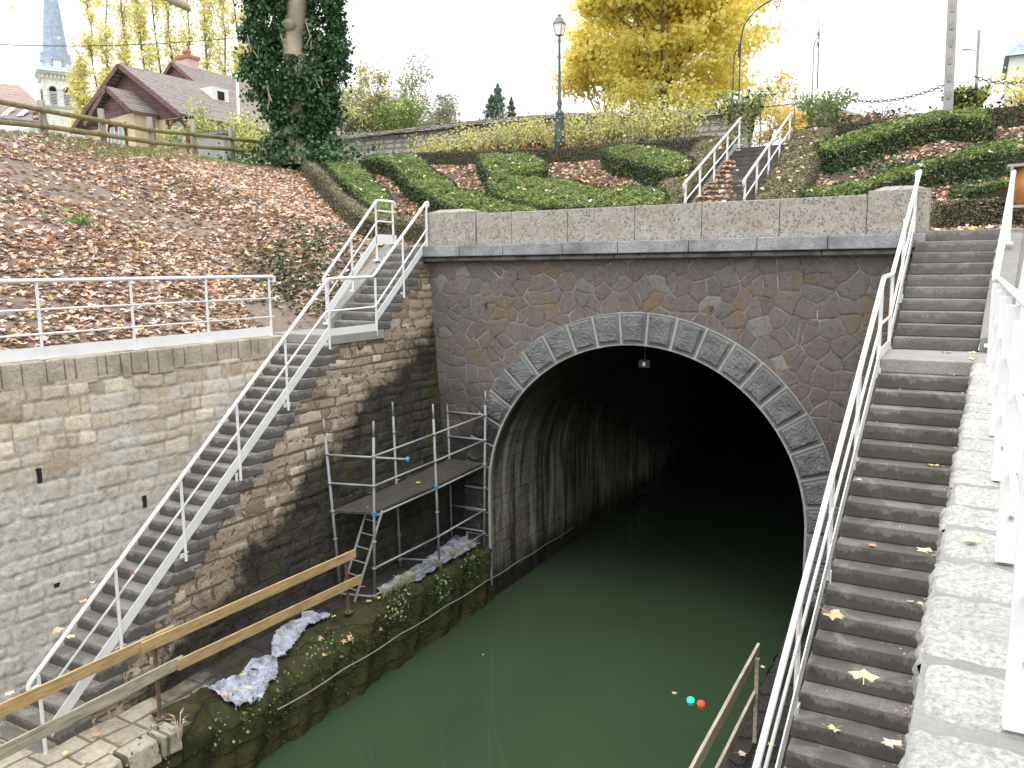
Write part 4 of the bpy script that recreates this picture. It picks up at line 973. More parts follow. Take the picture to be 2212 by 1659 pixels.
# ------------------------------------------------------------------ plastic sheets
def sheet(name, label, outline, amp=.034, zb=1.2, mat='plastic', pitch=.022):
    pts = []
    for x, y_ in outline:
        zc = zb
        for _ in range(8): q = P(x, y_, 'z', zc); zc = zb-qdrop(q.x, q.y)
        pts.append(q)
    poly = [(p.x, p.y) for p in pts]
    x0, x1 = min(p[0] for p in poly), max(p[0] for p in poly); y0, y1 = min(p[1] for p in poly), max(p[1] for p in poly)
    def ins(x, y_):
        c_ = False; n = len(poly)
        for i in range(n):
            (ax, ay), (bx, by) = poly[i], poly[(i+1) % n]
            if (ay > y_) != (by > y_) and x < (bx-ax)*(y_-ay)/(by-ay)+ax: c_ = not c_
        return c_
    nx_, ny_ = int((x1-x0)/pitch)+1, int((y1-y0)/pitch)+1; mb = MB(); idx = {}; rr = random.Random(len(label))
    def vtx(i, j):
        if (i, j) not in idx:
            x, y_ = x0+i*pitch, y0+j*pitch
            u_ = x*.55+y_*.83; v_ = -x*.83+y_*.55; z = zb+.012+amp*1.3*abs(math.sin(v_*15+1.3*math.sin(u_*4)))**1.5+amp*.5*abs(math.sin(u_*13+2*math.sin(v_*7)))+amp*.35*math.sin(v_*41+u_*6)+rr.uniform(0, amp*.06)
            z -= qdrop(x, y_)+max(0, x+3.17)*1.5
            idx[(i, j)] = len(mb.v); mb.v.append((x+.02*math.sin(y_*11+x*3), y_+.02*math.sin(x*13), z))
        return idx[(i, j)]
    for i in range(nx_):
        for j in range(ny_):
            if ins(x0+(i+.5)*pitch, y0+(j+.5)*pitch): mb.f.append((vtx(i, j), vtx(i+1, j), vtx(i+1, j+1), vtx(i, j+1))); mb.mi.append(0)
    o = mb.build(name, M[mat], fix=False, smooth=True)
    md = o.modifiers.new('solid', 'SOLIDIFY'); md.thickness = .006
    return tag(o, label, 'plastic sheet')
sheet('plastic_sheet', 'crumpled grey plastic sheet with leaves at the near end of the black quay', [(437, 1496), (500, 1480), (548, 1440), (580, 1426), (602, 1440), (597, 1470), (560, 1515), (512, 1537), (470, 1512)])
sheet('plastic_sheet', 'long twisted pale plastic sheet lying along the quay edge below the planks', [(648, 1318), (660, 1325), (716, 1338), (714, 1352), (675, 1352), (650, 1380), (622, 1428), (585, 1428), (584, 1400), (612, 1352), (655, 1342)])
sheet('plastic_sheet', 'wet dark plastic sheet spread on the quay beneath the scaffold', [(812, 1276), (860, 1248), (905, 1222), (985, 1160), (1035, 1160), (1050, 1168), (1000, 1200), (952, 1222), (905, 1258), (830, 1282)], amp=.025)

# ------------------------------------------------------------------ hedges
def hedge(label, outline, h, top='yew', side='yewdark', world=False, dens=1500, name='hedge', sz=.085, leaves=5):
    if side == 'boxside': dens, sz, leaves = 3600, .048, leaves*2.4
    if world: poly = [Vector((x, y_, H(x, y_)+h)) for x, y_ in outline]
    else: poly = [G(x, y_, h) for x, y_ in outline]
    cx = sum(p.x for p in poly)/len(poly); cy = sum(p.y for p in poly)/len(poly)
    T = thing(name, label, 'hedge', (cx, cy, H(cx, cy)))
    P2 = np.array([(p.x, p.y) for p in poly]); n = len(P2)
    def ins(xy):
        x, y_ = xy[:, 0], xy[:, 1]; c_ = np.zeros(len(xy), bool)
        for i in range(n):
            ax, ay = P2[i]; bx, by = P2[(i+1) % n]
            if abs(by-ay) < 1e-9: continue
            k = ((ay > y_) != (by > y_)) & (x < (bx-ax)*(y_-ay)/(by-ay)+ax); c_ ^= k
        return c_
    lo, hi = P2.min(0), P2.max(0); area = (hi-lo).prod(); m_ = int(area*dens)
    xy = RNG.uniform(lo, hi, (m_, 2)); xy = xy[ins(xy)]
    z = np.array([H(a, b) for a, b in xy])+h+RNG.normal(0, .012, len(xy))+.025*np.sin(xy[:, 0]*9)*np.sin(xy[:, 1]*7)
    # roll the rim down
    dmin = np.full(len(xy), 9.)
    for i in range(n):
        a, b = P2[i], P2[(i+1) % n]; ab = b-a; t = np.clip(((xy-a)@ab)/(ab@ab+1e-9), 0, 1); dmin = np.minimum(dmin, np.linalg.norm(xy-(a+t[:, None]*ab), axis=1))
    z -= .09*np.exp(-dmin/.07)
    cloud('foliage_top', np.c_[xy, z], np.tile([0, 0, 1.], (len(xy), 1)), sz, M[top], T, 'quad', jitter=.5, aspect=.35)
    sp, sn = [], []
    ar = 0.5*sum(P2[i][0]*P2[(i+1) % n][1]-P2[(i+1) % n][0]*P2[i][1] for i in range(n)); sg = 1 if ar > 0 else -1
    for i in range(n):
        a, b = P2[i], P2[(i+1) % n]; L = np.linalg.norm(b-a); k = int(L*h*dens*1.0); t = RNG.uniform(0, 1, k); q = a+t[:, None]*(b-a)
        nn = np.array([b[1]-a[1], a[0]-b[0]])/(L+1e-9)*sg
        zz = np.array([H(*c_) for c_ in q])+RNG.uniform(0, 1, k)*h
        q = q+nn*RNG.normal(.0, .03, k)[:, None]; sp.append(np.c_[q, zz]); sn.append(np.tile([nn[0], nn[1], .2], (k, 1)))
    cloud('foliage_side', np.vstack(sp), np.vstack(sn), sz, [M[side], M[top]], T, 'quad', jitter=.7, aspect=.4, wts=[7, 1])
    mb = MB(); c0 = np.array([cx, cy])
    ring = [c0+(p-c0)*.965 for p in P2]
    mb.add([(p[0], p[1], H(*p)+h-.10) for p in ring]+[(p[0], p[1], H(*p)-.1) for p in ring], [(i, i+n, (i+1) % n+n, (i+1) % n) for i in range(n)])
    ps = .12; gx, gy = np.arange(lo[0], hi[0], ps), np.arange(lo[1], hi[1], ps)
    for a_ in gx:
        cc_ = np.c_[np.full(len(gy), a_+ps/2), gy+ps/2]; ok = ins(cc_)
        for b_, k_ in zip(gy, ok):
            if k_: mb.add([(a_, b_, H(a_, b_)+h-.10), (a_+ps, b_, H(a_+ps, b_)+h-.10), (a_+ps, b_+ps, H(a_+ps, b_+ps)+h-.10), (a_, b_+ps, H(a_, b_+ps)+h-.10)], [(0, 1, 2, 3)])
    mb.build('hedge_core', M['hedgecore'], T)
    # fallen leaves caught on top
    if leaves:
        k = max(3, int(len(xy)/dens*leaves)); s_ = RNG.choice(len(xy), k); pp = np.c_[xy[s_], z[s_]+.03]
        o = cloud('leaf_litter', pp, np.tile([0, 0, 1.], (k, 1)), .11, [M['fl_pink'], M['fl_orange'], M['fl_yellow'], M['fl_tan'], M['fl_brown']], T, 'maple', jitter=.5, wts=[3, 2, 1, 4, 1]); o['kind'] = 'stuff'
    return T
def zA(l): return [((1200+x*.4521)/1.8517, (500+y_*.4521)/1.8517) for x, y_ in l]
def zC(l): return [((3100+x*.4503)/1.8517, (300+y_*.4503)/1.8517) for x, y_ in l]
hedge('scalloped green hedge at the far left of the garden, next to the ivy tree', zA([(175, 290), (300, 258), (420, 278), (530, 330), (560, 380), (640, 425), (668, 500), (735, 535), (800, 610), (840, 700), (860, 790), (760, 800), (640, 735), (540, 650), (440, 545), (330, 460), (250, 380)]), .5)
hedge('long curved green hedge snaking down to the left end of the parapet', zA([(520, 310), (620, 262), (750, 245), (1000, 250), (1110, 300), (1190, 395), (1330, 470), (1390, 545), (1650, 600), (1900, 675), (2080, 725), (2165, 765), (1900, 800), (1560, 800), (1330, 720), (1120, 610), (990, 530), (900, 440), (830, 360), (700, 300), (600, 300)]), .5)
hedge('low brownish hedge bordering the leaf-covered bank, beside the ivy tree', zA([(20, 310), (110, 315), (250, 430), (345, 545), (445, 635), (560, 720), (660, 770), (900, 815), (1085, 830), (1085, 870), (850, 860), (590, 815), (470, 750), (360, 650), (235, 510), (110, 400)]), .5, 'box', 'boxside', leaves=2)
hedge('small rounded green hedge at the back between the terrace hedge and the long one', [(1031, 332), (1062, 327), (1110, 328), (1160, 336), (1182, 345), (1178, 362), (1150, 370), (1100, 374), (1062, 377), (1042, 360)], .5, leaves=9)
hedge('long green hedge with a round right end just above the middle of the parapet', [(1060, 368), (1134, 378), (1193, 381), (1251, 389), (1286, 402), (1310, 406), (1339, 399), (1392, 400), (1433, 407), (1443, 418), (1436, 436), (1398, 447), (1330, 446), (1240, 447), (1160, 440), (1090, 425), (1048, 400)], .5, leaves=9)
hedge('fat teardrop-shaped green hedge left of the garden steps', [(1299, 322), (1339, 311), (1383, 310), (1427, 317), (1471, 326), (1494, 338), (1497, 356), (1480, 368), (1450, 371), (1412, 359), (1368, 345), (1324, 337)], .55, leaves=9)
hedge('long green hedge sweeping up to the right behind the garden steps', zC([(370, 600), (480, 560), (700, 480), (900, 420), (1200, 352), (1500, 300), (1750, 290), (1900, 330), (1955, 395), (1890, 400), (1700, 375), (1500, 378), (1300, 422), (1100, 485), (850, 572), (600, 645), (400, 660)]), .55, leaves=7)
hedge('middle green hedge sweeping right above the right end pier', zC([(215, 1040), (300, 990), (500, 965), (800, 915), (1000, 830), (1200, 780), (1500, 700), (1700, 640), (2000, 560), (2300, 510), (2300, 640), (1900, 695), (1600, 755), (1400, 795), (1250, 870), (900, 965), (700, 1045), (450, 1085)]), .5, leaves=9)
hedge('short green hedge at the far right, low behind the right stairs', zC([(1560, 1005), (1700, 960), (1950, 920), (2300, 900), (2300, 955), (2000, 965), (1700, 1015), (1590, 1045)]), .4, leaves=4)
hedge('straight dark clipped hedge on the terrace left of the garden steps', [(-11.5, 9.4), (-1.35, 9.4), (-1.35, 9.85), (-11.5, 9.85)], .5, 'yewdark', 'boxside', True, leaves=1)
hedge('straight dark clipped hedge on the terrace right of the garden steps', [(1.25, 9.4), (9.5, 9.4), (9.5, 9.85), (1.25, 9.85)], .52, 'yewdark', 'boxside', True, leaves=2)
hedge('sloping olive hedge on the left side of the garden steps', [(-1.5, 3.2), (-.62, 3.2), (-.62, 9.0), (-1.5, 9.0)], .42, 'box', 'boxside', True, leaves=5)
hedge('sloping olive hedge on the right side of the garden steps', [(1.05, 3.2), (2.0, 3.2), (2.0, 9.2), (1.05, 9.2)], .42, 'box', 'boxside', True, leaves=7)
hedge('straight brown clipped hedge behind the top of the right stairs', [(4.75, 1.25), (9.5, 1.25), (9.5, 1.75), (4.75, 1.75)], .62, 'box', 'boxside', True, leaves=12)

# ------------------------------------------------------------------ garden steps
GS = thing('garden_steps', 'dark stone garden steps with a drift of leaves on their left side', 'steps', (.2, 3.3, 7.4))
NG = 17; rg = .16; tg = (9.2-3.5)/NG
def gz(yn): return min(10.12, H(0, yn+tg)+.03)
for k in range(NG):
    yn = 9.2-tg*k; z1 = gz(yn)
    MB().box((-.46, yn, z1-rg+.004), (1.02, yn+.55, z1)).build('step', M['darkstep'], GS, bevel=.012)
MB().hexa([(-.62, 3.4, 7.3), (-.46, 3.4, 7.3), (-.46, 9.2, 10.05), (-.62, 9.2, 10.05), (-.62, 3.4, 7.55), (-.46, 3.4, 7.55), (-.46, 9.2, 10.25), (-.62, 9.2, 10.25)]).build('side_curb', M['curb'], GS)
# rails
for X, lab in ((-.40, 'white railing on the left side of the garden steps'), (.92, 'white railing on the right side of the garden steps')):
    RL = railing('stair_railing', lab, (X, 4, 7.8))
    p_ = [Vector((X, y_, H(0, y_)+.05)) for y_ in (4.2, 5.3, 6.5, 7.7, 8.9)]
    hh = .84
    a, b = p_[0]+Vector((0, -.1, hh)), p_[-1]+Vector((0, .1, hh+.04))
    MB().tube(rounded([a+Vector((0, .0, -.16)), a+Vector((0, -.06, -.04)), b], .05), .029, 10).build('handrail', M['white'], RL, smooth=True)
    MB().tube([a+Vector((0, 0, -.42)), b+Vector((0, 0, -.42))], .017, 8).build('mid_rail', M['white'], RL, smooth=True)
    for q in p_:
        mb = MB(); mb.box((X-.02, q.y-.02, q.z-.1), (X+.02, q.y+.02, q.z+hh)); po = mb.build('post', M['white'], RL)
        MB().box((X-.06, q.y-.06, q.z-.02), (X+.06, q.y+.06, q.z+.03)).build('foot_plate', M['white'], po)
IR = thing('iron_gate_rail', 'brown iron rail with scrolled ends across the top of the garden steps', 'rail', (.3, 10, 10.1))
a, b = PD(1637, 232, 23.2), PD(1720, 224, 22.4)
MB().tube([a+Vector((.02, 0, -.12)), a+Vector((-.04, 0, -.1)), a+Vector((-.06, 0, -.03)), a, b, b+Vector((.08, 0, -.01)), b+Vector((.1, 0, -.07)), b+Vector((.05, 0, -.1))], .014, 8).build('top_rail', M['rust'], IR)
for q in (a+(b-a)*.08, b-(b-a)*.04): MB().tube([(q.x, q.y, H(q.x, q.y)-.05), q], .013, 8).build('post', M['rust'], IR)

# ------------------------------------------------------------------ trees and shrubs
def grow(mb, p, d, L, r, depth, tips, rr, spread=.5, up=.25, nk=3, shrink=.72, curve=.12, keep=.55):
    pts = [p]; q = p.copy(); dd = d.copy(); n = 4
    for i in range(n):
        dd = (dd+Vector((rr.gauss(0, curve), rr.gauss(0, curve), rr.gauss(0, curve*.6)))).normalized(); q = q+dd*(L/n); pts.append(q.copy())
    mb.tube(pts, [max(.004, r*(1-.45*i/n)) for i in range(n+1)], 6 if r > .04 else 4, cap=False)
    if depth == 0: tips.append((pts[-1], dd)); tips.append((pts[2], dd)); return
    for k in range(nk):
        i = rr.randint(2, n) if k else n
        nd = (dd+Vector((rr.gauss(0, spread), rr.gauss(0, spread), rr.gauss(0, spread*.6)+up))).normalized()
        grow(mb, pts[i], nd, L*shrink*rr.uniform(.75, 1.15), max(.004, r*keep), depth-1, tips, rr, spread, up, nk, shrink, curve, keep)
    if depth <= 2: tips.append((pts[-1], dd))
def tree(name, label, loc, h, trunk_h, r, mats, wts, leaf, nleaf, spreadr, seed, depth=4, nk=3, bark='bark', spread=.5, up=.25, clump=.5, L0=None, shape='oval', group=None, cat='tree', shrink=.72, lean=(0, 0), zmin=-9):
    T = thing(name, label, cat, tuple(loc), group); rr = random.Random(seed); loc = Vector(loc)
    mb = MB(); top = loc+Vector((lean[0], lean[1], trunk_h))
    mb.tube([loc-Vector((0, 0, .2)), loc.lerp(top, .5), top], [r*1.15, r, r*.8], 10, cap=False)
    tips = []; L = L0 or (h-trunk_h)*.42
    for k in range(nk+2):
        a = 2*math.pi*k/(nk+2)+rr.random(); dv = Vector((math.cos(a)*.7, math.sin(a)*.7, rr.uniform(.3, 1.0))).normalized()
        grow(mb, loc.lerp(top, rr.uniform(.6, 1)), dv, L*rr.uniform(.75, 1.1), r*.45, depth-1, tips, rr, spread, up, nk, shrink)
    grow(mb, top, Vector((0, 0, 1)), L*1.1, r*.65, depth-1, tips, rr, spread, up, nk, shrink)
    mb.build('trunk', M[bark], T, fix=False, smooth=True)
    g_ = np.random.default_rng(seed); tp = np.array([t[0] for t in tips])
    w_ = g_.uniform(0, 1, len(tp))**2+.15; w_ /= w_.sum()
    idx = g_.choice(len(tp), nleaf, p=w_); pts = tp[idx]+g_.normal(0, clump, (nleaf, 3))*[1, 1, .7]
    pts = pts[pts[:, 2] > loc.z+zmin]
    cloud('crown', pts, None, leaf, [M[m] for m in mats], T, shape, wts=wts, rng=g_, up=.4)
    return T
tb = PD(1437, 262, 36)
tree('maple_tree', 'large bright yellow maple behind the garden wall', (tb.x, tb.y, tb.z-.5), 11, 2.1, .17, ['maple1', 'maple2', 'lime'], [8, 2, 1], .21, 36000, 4, 5, depth=5, nk=3, spread=.55, up=.28, clump=.30, L0=3.3, shape='maple', shrink=.68, zmin=.5)
g_ = np.random.default_rng(44); mt = bpy.data.objects['maple_tree']; c0 = np.array(PD(1455, 70, 36)); K = 330
u = g_.normal(size=(K, 3)); u /= np.linalg.norm(u, axis=1)[:, None]; cl = c0+u*(g_.uniform(.1, 1, K)**.45)[:, None]*[4.3, 3.6, 3.9]
cl = cl[cl[:, 2] > tb.z-.1]; q = cl[g_.integers(0, len(cl), 27000)]+g_.normal(0, .33, (27000, 3))*[1.2, 1.2, .6]
cloud('crown', q, None, .21, [M['maple1'], M['maple2']], mt, 'maple', wts=[8, 2], rng=g_, up=.5)
tb = PD(1300, 262, 40)
tree('maple_tree', 'smaller dull orange-yellow tree at the left foot of the big yellow maple', (tb.x, tb.y, tb.z-.6), 5, .7, .10, ['maple2', 'lime', 'poplar'], [4, 2, 2], .17, 9000, 3, 8, depth=4, spread=.6, clump=.28, L0=1.7, shape='oval')
tb = PD(1660, 285, 34)
tree('shrub', 'orange-yellow bush seen behind the top of the garden steps', (tb.x, tb.y, tb.z-1.2), 3, .5, .06, ['maple2', 'poplar', 'greyleaf'], [4, 3, 2], .13, 6000, 3, 9, depth=4, spread=.6, clump=.22, L0=1.0, cat='shrub')
# poplars
for i, (px, d, hh) in enumerate([(185, 84, 20), (212, 92, 30), (247, 84, 27), (285, 92, 33), (318, 84, 31), (352, 90, 34), (388, 86, 32), (424, 92, 34), (455, 86, 33), (492, 90, 34), (525, 84, 33), (555, 90, 33), (575, 84, 30)]):
    b_ = PD(px, 330, d); z0 = 10.0
    T = thing('poplar_tree', ['leftmost short poplar, thick yellow leaves right of the church spire', 'tall thin poplar, second of the row from the church', 'yellow poplar right above the porch of the house', 'tall poplar above the front gable of the house', 'tall poplar with bare grey stem just right of the front gable peak', 'sparse poplar left of the pink chimney', 'poplar directly behind the pink chimney', 'yellow poplar just right of the pink chimney', 'sparse poplar above the rear roof ridge', 'tall yellow poplar left of the white mast', 'poplar behind the white mast', 'poplar half hidden by the left edge of the ivy tree', 'poplar almost hidden behind the ivy tree'][i], 'tree', (b_.x, b_.y, z0), 'row of tall sparse poplars behind the house')
    rr = random.Random(100+i); mb = MB(); n = 9; st = [Vector((b_.x+rr.gauss(0, .25), b_.y+rr.gauss(0, .2), z0+hh*k/n)) for k in range(n+1)]
    mb.tube(st, [.22*(1-.85*k/n) for k in range(n+1)], 6, cap=False)
    tips = []
    for k in range(34):
        t = rr.uniform(.12, .97); q = st[int(t*n)].lerp(st[min(n, int(t*n)+1)], t*n % 1); a = rr.uniform(0, 6.28); L = rr.uniform(2.2, 4.5)*(1-.6*t)
        e = q+Vector((math.cos(a)*L*.28, math.sin(a)*L*.28, L)); mb.tube([q, q.lerp(e, .5)+Vector((math.cos(a)*L*.06, math.sin(a)*L*.06, -.1)), e], [.05, .035, .015], 4, cap=False)
        for u in (.35, .5, .65, .8, .95, 1.05): tips.append(q.lerp(e, u))
    mb.build('trunk', M['bark'], T, fix=False)
    g_ = np.random.default_rng(200+i); tp = np.array(tips); wt = g_.uniform(0, 1, len(tp))**2.5; wt /= wt.sum(); N = 2300 if i else 4200
    pts = tp[g_.choice(len(tp), N, p=wt)]+g_.normal(0, .38, (N, 3))*[1, 1, 1.3]
    cloud('crown', pts, None, .34, [M['poplar'], M['lime']], T, 'quad', aspect=.8, rng=g_, wts=[4, 1])
# bushes behind the wall
for px, py, d, hh, w_, mats, wt, lab, nl, lf in ((735, 300, 44, 3.6, .09, ['drygreen', 'conifer'], [3, 2], 'dull green tree just right of the ivy tree', 5000, .16), (800, 300, 42, 4.4, .1, ['poplar', 'drygreen', 'greyleaf'], [3, 3, 2], 'yellow-green tree behind the left end of the garden wall', 5200, .14),
                                        (900, 295, 44, 4.4, .1, ['greyleaf', 'drygreen'], [4, 2], 'thin grey-leaved tree behind the tiled garden wall', 4600, .13), (870, 300, 41, 3.0, .06, ['grass', 'lime'], [4, 1], 'narrow bright green bush between the yellow-green and the grey tree', 2600, .12),
                                        (955, 290, 46, 2.4, .07, ['greyleaf'], [1], 'low grey bare bush right of the grey-leaved tree', 1800, .12)):
    b_ = PD(px, py, d)
    tree('tree', lab, (b_.x, b_.y, b_.z-.8), hh, .5, w_, mats, wt, lf, nl, 2, int(px), depth=4, spread=.5 if px != 870 else .22, up=.3, clump=.22, L0=hh*.36, cat='tree')
for px, hh, wd, lab in ((1076, 2.1, .62, 'tallest dark conifer tip showing over the garden wall'), (1062, 1.5, .55, 'left conifer of the small cluster over the garden wall'), (1105, 1.35, .3, 'slim right-hand conifer of the small cluster over the garden wall')):
    b_ = PD(px, 262, 46); T = thing('conifer_tree', lab, 'tree', (b_.x, b_.y, b_.z-.5)); g_ = np.random.default_rng(px)
    MB().tube([(b_.x, b_.y, b_.z-.6), (b_.x, b_.y, b_.z+hh-.6)], [.08, .01], 6).build('trunk', M['bark'], T)
    N = 2600; t = g_.uniform(0, 1, N)**.7; a = g_.uniform(0, 6.28, N); lay = .75+.25*np.sin(t*38); r_ = wd*2*(1-t)**.8*lay*g_.uniform(.3, 1, N)
    cloud('crown', np.c_[b_.x+np.cos(a)*r_, b_.y+np.sin(a)*r_, b_.z-.6+t*(hh+.55)], None, .12, M['conifer'], T, 'quad', rng=g_)
# ivy tree
ib = PD(640, 352, 26); IT = thing('ivy_tree', 'thick plane tree wrapped in dark ivy, cream bark showing high up', 'tree', tuple(ib))
def tc(px, py): return PD(px, py, 26)
spine = [tc(645, 365), tc(640, 300), tc(648, 220), tc(642, 150), tc(632, 80), tc(640, 30), tc(650, -60), tc(655, -150)]
MB().tube(spine, [.62, .48, .42, .40, .36, .34, .32, .30], 18, cap=False).build('trunk', M['planebark'], IT, smooth=True)
kn = tc(630, 62); kn -= FW*.25; sp_ = MB(); sp_.lathe((kn.x, kn.y, kn.z-.25), [(.05, 0), (.2, .08), (.26, .22), (.2, .38), (.05, .46)], 12).build('burl', M['planebark'], IT, smooth=True)
MB().tube([tc(600, 340), tc(592, 300), tc(588, 270)], [.2, .14, .1], 10).build('bare_stem', M['bark'], IT, smooth=True)
g_ = np.random.default_rng(77); blobs = [(655, 335, 75, 30), (645, 290, 70, 45), (665, 250, 75, 60), (640, 220, 80, 60), (670, 190, 70, 60), (600, 150, 62, 60), (690, 130, 60, 55), (655, 165, 72, 35), (570, 110, 55, 60), (580, 60, 58, 60), (560, 170, 40, 45), (585, 10, 58, 55), (700, 60, 50, 65), (700, 0, 52, 60), (720, 100, 32, 40), (600, -40, 70, 50), (690, -50, 70, 50), (610, 220, 45, 40), (700, 230, 35, 50), (615, 320, 50, 30), (650, 348, 55, 14)]
pts = []
for bx, by, rx, rz in blobs:
    c_ = tc(bx, by); N = int(rx*rz*.55)+200; K = max(10, int(N/55)); u = g_.normal(size=(K, 3)); u /= np.linalg.norm(u, axis=1)[:, None]; rad = np.where(g_.random(K) < .16, g_.uniform(1.05, 1.38, K), g_.uniform(.5, 1.1, K)**.6)
    mm = 26/F; cl = np.array(c_)+u*rad[:, None]*np.array([rx*mm*.92, rx*mm*.8, rz*mm]); pts.append(cl[g_.integers(0, K, N)]+g_.normal(0, .125, (N, 3)))
pts = np.vstack(pts); k_ = g_.choice(len(pts), min(len(pts), 34000), replace=False); pts = pts[k_]
# keep the bare bark window free
def scr(p):
    d = p-np.array(CAM); z = d@np.array(FW); return 1106+F*(d@np.array(RT))/z, 829.5-F*(d@np.array(UP))/z, z
sx_, sy_, sz_ = scr(pts); hid = (np.abs(sx_-(636-(sy_-60)*.12)) < 20) & (sy_ > -40) & (sy_ < 118) & (sz_ < 26.1)
cloud('ivy', pts[~hid], None, .115, [M['ivy']], IT, 'oval', aspect=.85, rng=g_, up=.3)
mb = MB(); rr = random.Random(6)
for px, py in ((648, 130), (690, 120), (582, 130), (600, 250), (700, 200), (660, 170)):
    a = tc(px, py)-FW*1.1; p_ = [a]
    for k in range(6): p_.append(p_[-1]+Vector((rr.gauss(0, .12), rr.gauss(0, .06), rr.uniform(.05, .32)*(1 if k % 3 else -1))))
    mb.tube(p_, .014, 5)
mb.build('dead_twigs', M['greyleaf'], IT)
g_ = np.random.default_rng(3); q = [tc(650, 350)+Vector((a*1.6, -.5+b*.6, abs(c)*.25-.1)) for a, b, c in g_.normal(size=(900, 3))]
cloud('low_ivy', q, None, .12, M['ivy'], IT, 'oval', aspect=.85)
# overhanging near branch with leaves at the very top-left
BR = thing('plane_branch', 'pale stub of a plane branch with a few yellow leaves hanging into the top edge', 'branch', tuple(PD(385, -20, 9)))
MB().tube([PD(330, -60, 9), PD(372, 0, 9), PD(400, 12, 9), PD(410, 22, 9)], [.07, .055, .05, .02], 10).build('stub', M['planebark'], BR, smooth=True)
MB().tube([PD(372, -2, 9), PD(300, -12, 9), PD(200, -14, 9), PD(60, -8, 9)], [.03, .02, .015, .008], 6).build('twig', M['twig'], BR)
cloud('leaf', [PD(26, 16, 9), PD(205, 6, 9), PD(215, 12, 9), PD(320, 4, 9), PD(212, 2, 9), PD(388, 4, 9.1)], np.tile([0, -1, .3], (6, 1)), .12, [M['fl_yellow']], BR, 'maple', jitter=.4)

# ------------------------------------------------------------------ terrace planting, pillars, chains
def shrub(label, cx, cy, w_, h_, mats, wts, n=1400, leaf=.10, seed=0, tw=26, dens=.16, name='shrub', cat='shrub', dy=.35):
    z0 = H(cx, cy); T = thing(name, label, cat, (cx, cy, z0)); rr = random.Random(seed); mb = MB(); tips = []
    for k in range(tw):
        a = rr.uniform(-1, 1)*w_; p0 = Vector((cx+a*.6, cy+rr.uniform(-.1, .1), z0)); p2 = Vector((cx+a*1.1+rr.gauss(0, .2), cy+rr.uniform(-dy, dy), z0+h_*rr.uniform(.45, 1.05))); p1 = p0.lerp(p2, .5)+Vector((rr.gauss(0, .1), 0, h_*.25))
        mb.tube([p0, p1, p2, p2+Vector((rr.gauss(0, .25), rr.gauss(0, .15), -.1*rr.random()))], [.012, .009, .006, .004], 4, cap=False); tips += [p1, p1.lerp(p2, .5), p2, p2]
    mb.build('stems', M['twig'], T, fix=False)
    g_ = np.random.default_rng(seed); tp = np.array(tips); w2 = g_.uniform(0, 1, len(tp))**2+.05; w2 /= w2.sum()
    cloud('leaves', tp[g_.choice(len(tp), n, p=w2)]+g_.normal(0, dens, (n, 3)), None, leaf, [M[m] for m in mats], T, 'oval', wts=wts, rng=g_); return T
sh = [(-11.2, 10.5, .9, .9, 'thin yellow-green climbing shrub at the left end of the terrace'), (-9.6, 10.4, .8, 1.15, 'yellow-green shrub on the terrace, second from the left end'), (-8.3, 10.4, .9, 1.35, 'dense yellow-green shrub left of the green street lamp'),
      (-6.9, 10.5, .8, 1.35, 'yellow-green shrub right behind the green street lamp'), (-5.5, 10.5, .9, 1.5, 'yellow-green shrub just right of the green street lamp'), (-4.1, 10.5, .9, 1.6, 'yellow-green shrub in front of the big yellow maple'), (-2.7, 10.5, .8, 1.55, 'tall yellow-green shrub next to the left ivy pillar')]
for i, (x, y_, w_, h_, lab) in enumerate(sh): shrub(lab, x, y_, w_, h_, ['lime', 'poplar', 'drygreen'], [5, 2, 2], 1500, .085, 300+i, tw=40, dens=.2)
for i, (x, w_, lab) in enumerate([(-8.8, 1.6, 'low dark red-leaved ground plants behind the left terrace hedge'), (-5.2, 1.9, 'low red and dark green plants right of the street lamp foot'), (3.2, 1.5, 'low dark red-leaved plants under the sagging chain'), (7.2, 1.8, 'red and yellow leaved plants right of the second ivy pillar')]):
    shrub(lab, x, 10.15, w_, .55, ['fl_red', 'ivy', 'fl_brown', 'fl_orange'], [2, 3, 2, 1], 1500, .11, 330+i, 16, .13, 'ground_plant', 'plant')
shrub('yellow leafy shrub spilling at the far right above the terrace hedge', 7.0, 10.6, 1.2, 1.25, ['lime', 'maple1'], [4, 2], 1900, .09, 341)
shrub('bare thin twiggy shrub left of the sagging chain', 2.9, 10.4, .8, .95, ['drygreen', 'greyleaf'], [2, 2], 260, .07, 342)
def pillar(label, x, y_, h_, seed, hw=.2, mats=('ivy', 'grass'), n=2200, topr=.45):
    z0 = H(x, y_); T = thing('gate_pillar', label, 'pillar', (x, y_, z0)); MB().box((x-hw, y_-hw, z0-.1), (x+hw, y_+hw, z0+h_)).build('shaft', M['concpole'], T, bevel=.02)
    g_ = np.random.default_rng(seed); m_ = n; a = g_.uniform(0, 6.28, m_); t = g_.uniform(0, 1, m_)**.45; r_ = hw*1.25+(t**3)*topr*g_.uniform(0, 1, m_)
    cloud('ivy', np.c_[x+np.cos(a)*r_, y_+np.sin(a)*r_, z0+t*h_*1.15+g_.normal(0, .06, m_)], None, .10, [M[m] for m in mats], T, 'oval', rng=g_); return T, z0+h_
lp = P(1600, 300, 'y', 10.0); rp = P(1772, 285, 'y', 10.0)
LPt, lz = pillar('ivy-covered gate pillar left of the garden steps', lp.x, 10.0, 1.35, 5, .24, ('ivy', 'drygreen', 'lime'), 1700, .7)
RPt, rz = pillar('grey gate pillar right of the garden steps with a bushy green top', rp.x+.05, 10.0, 1.15, 6, .24, ('drygreen', 'grass'), 1300, .7)
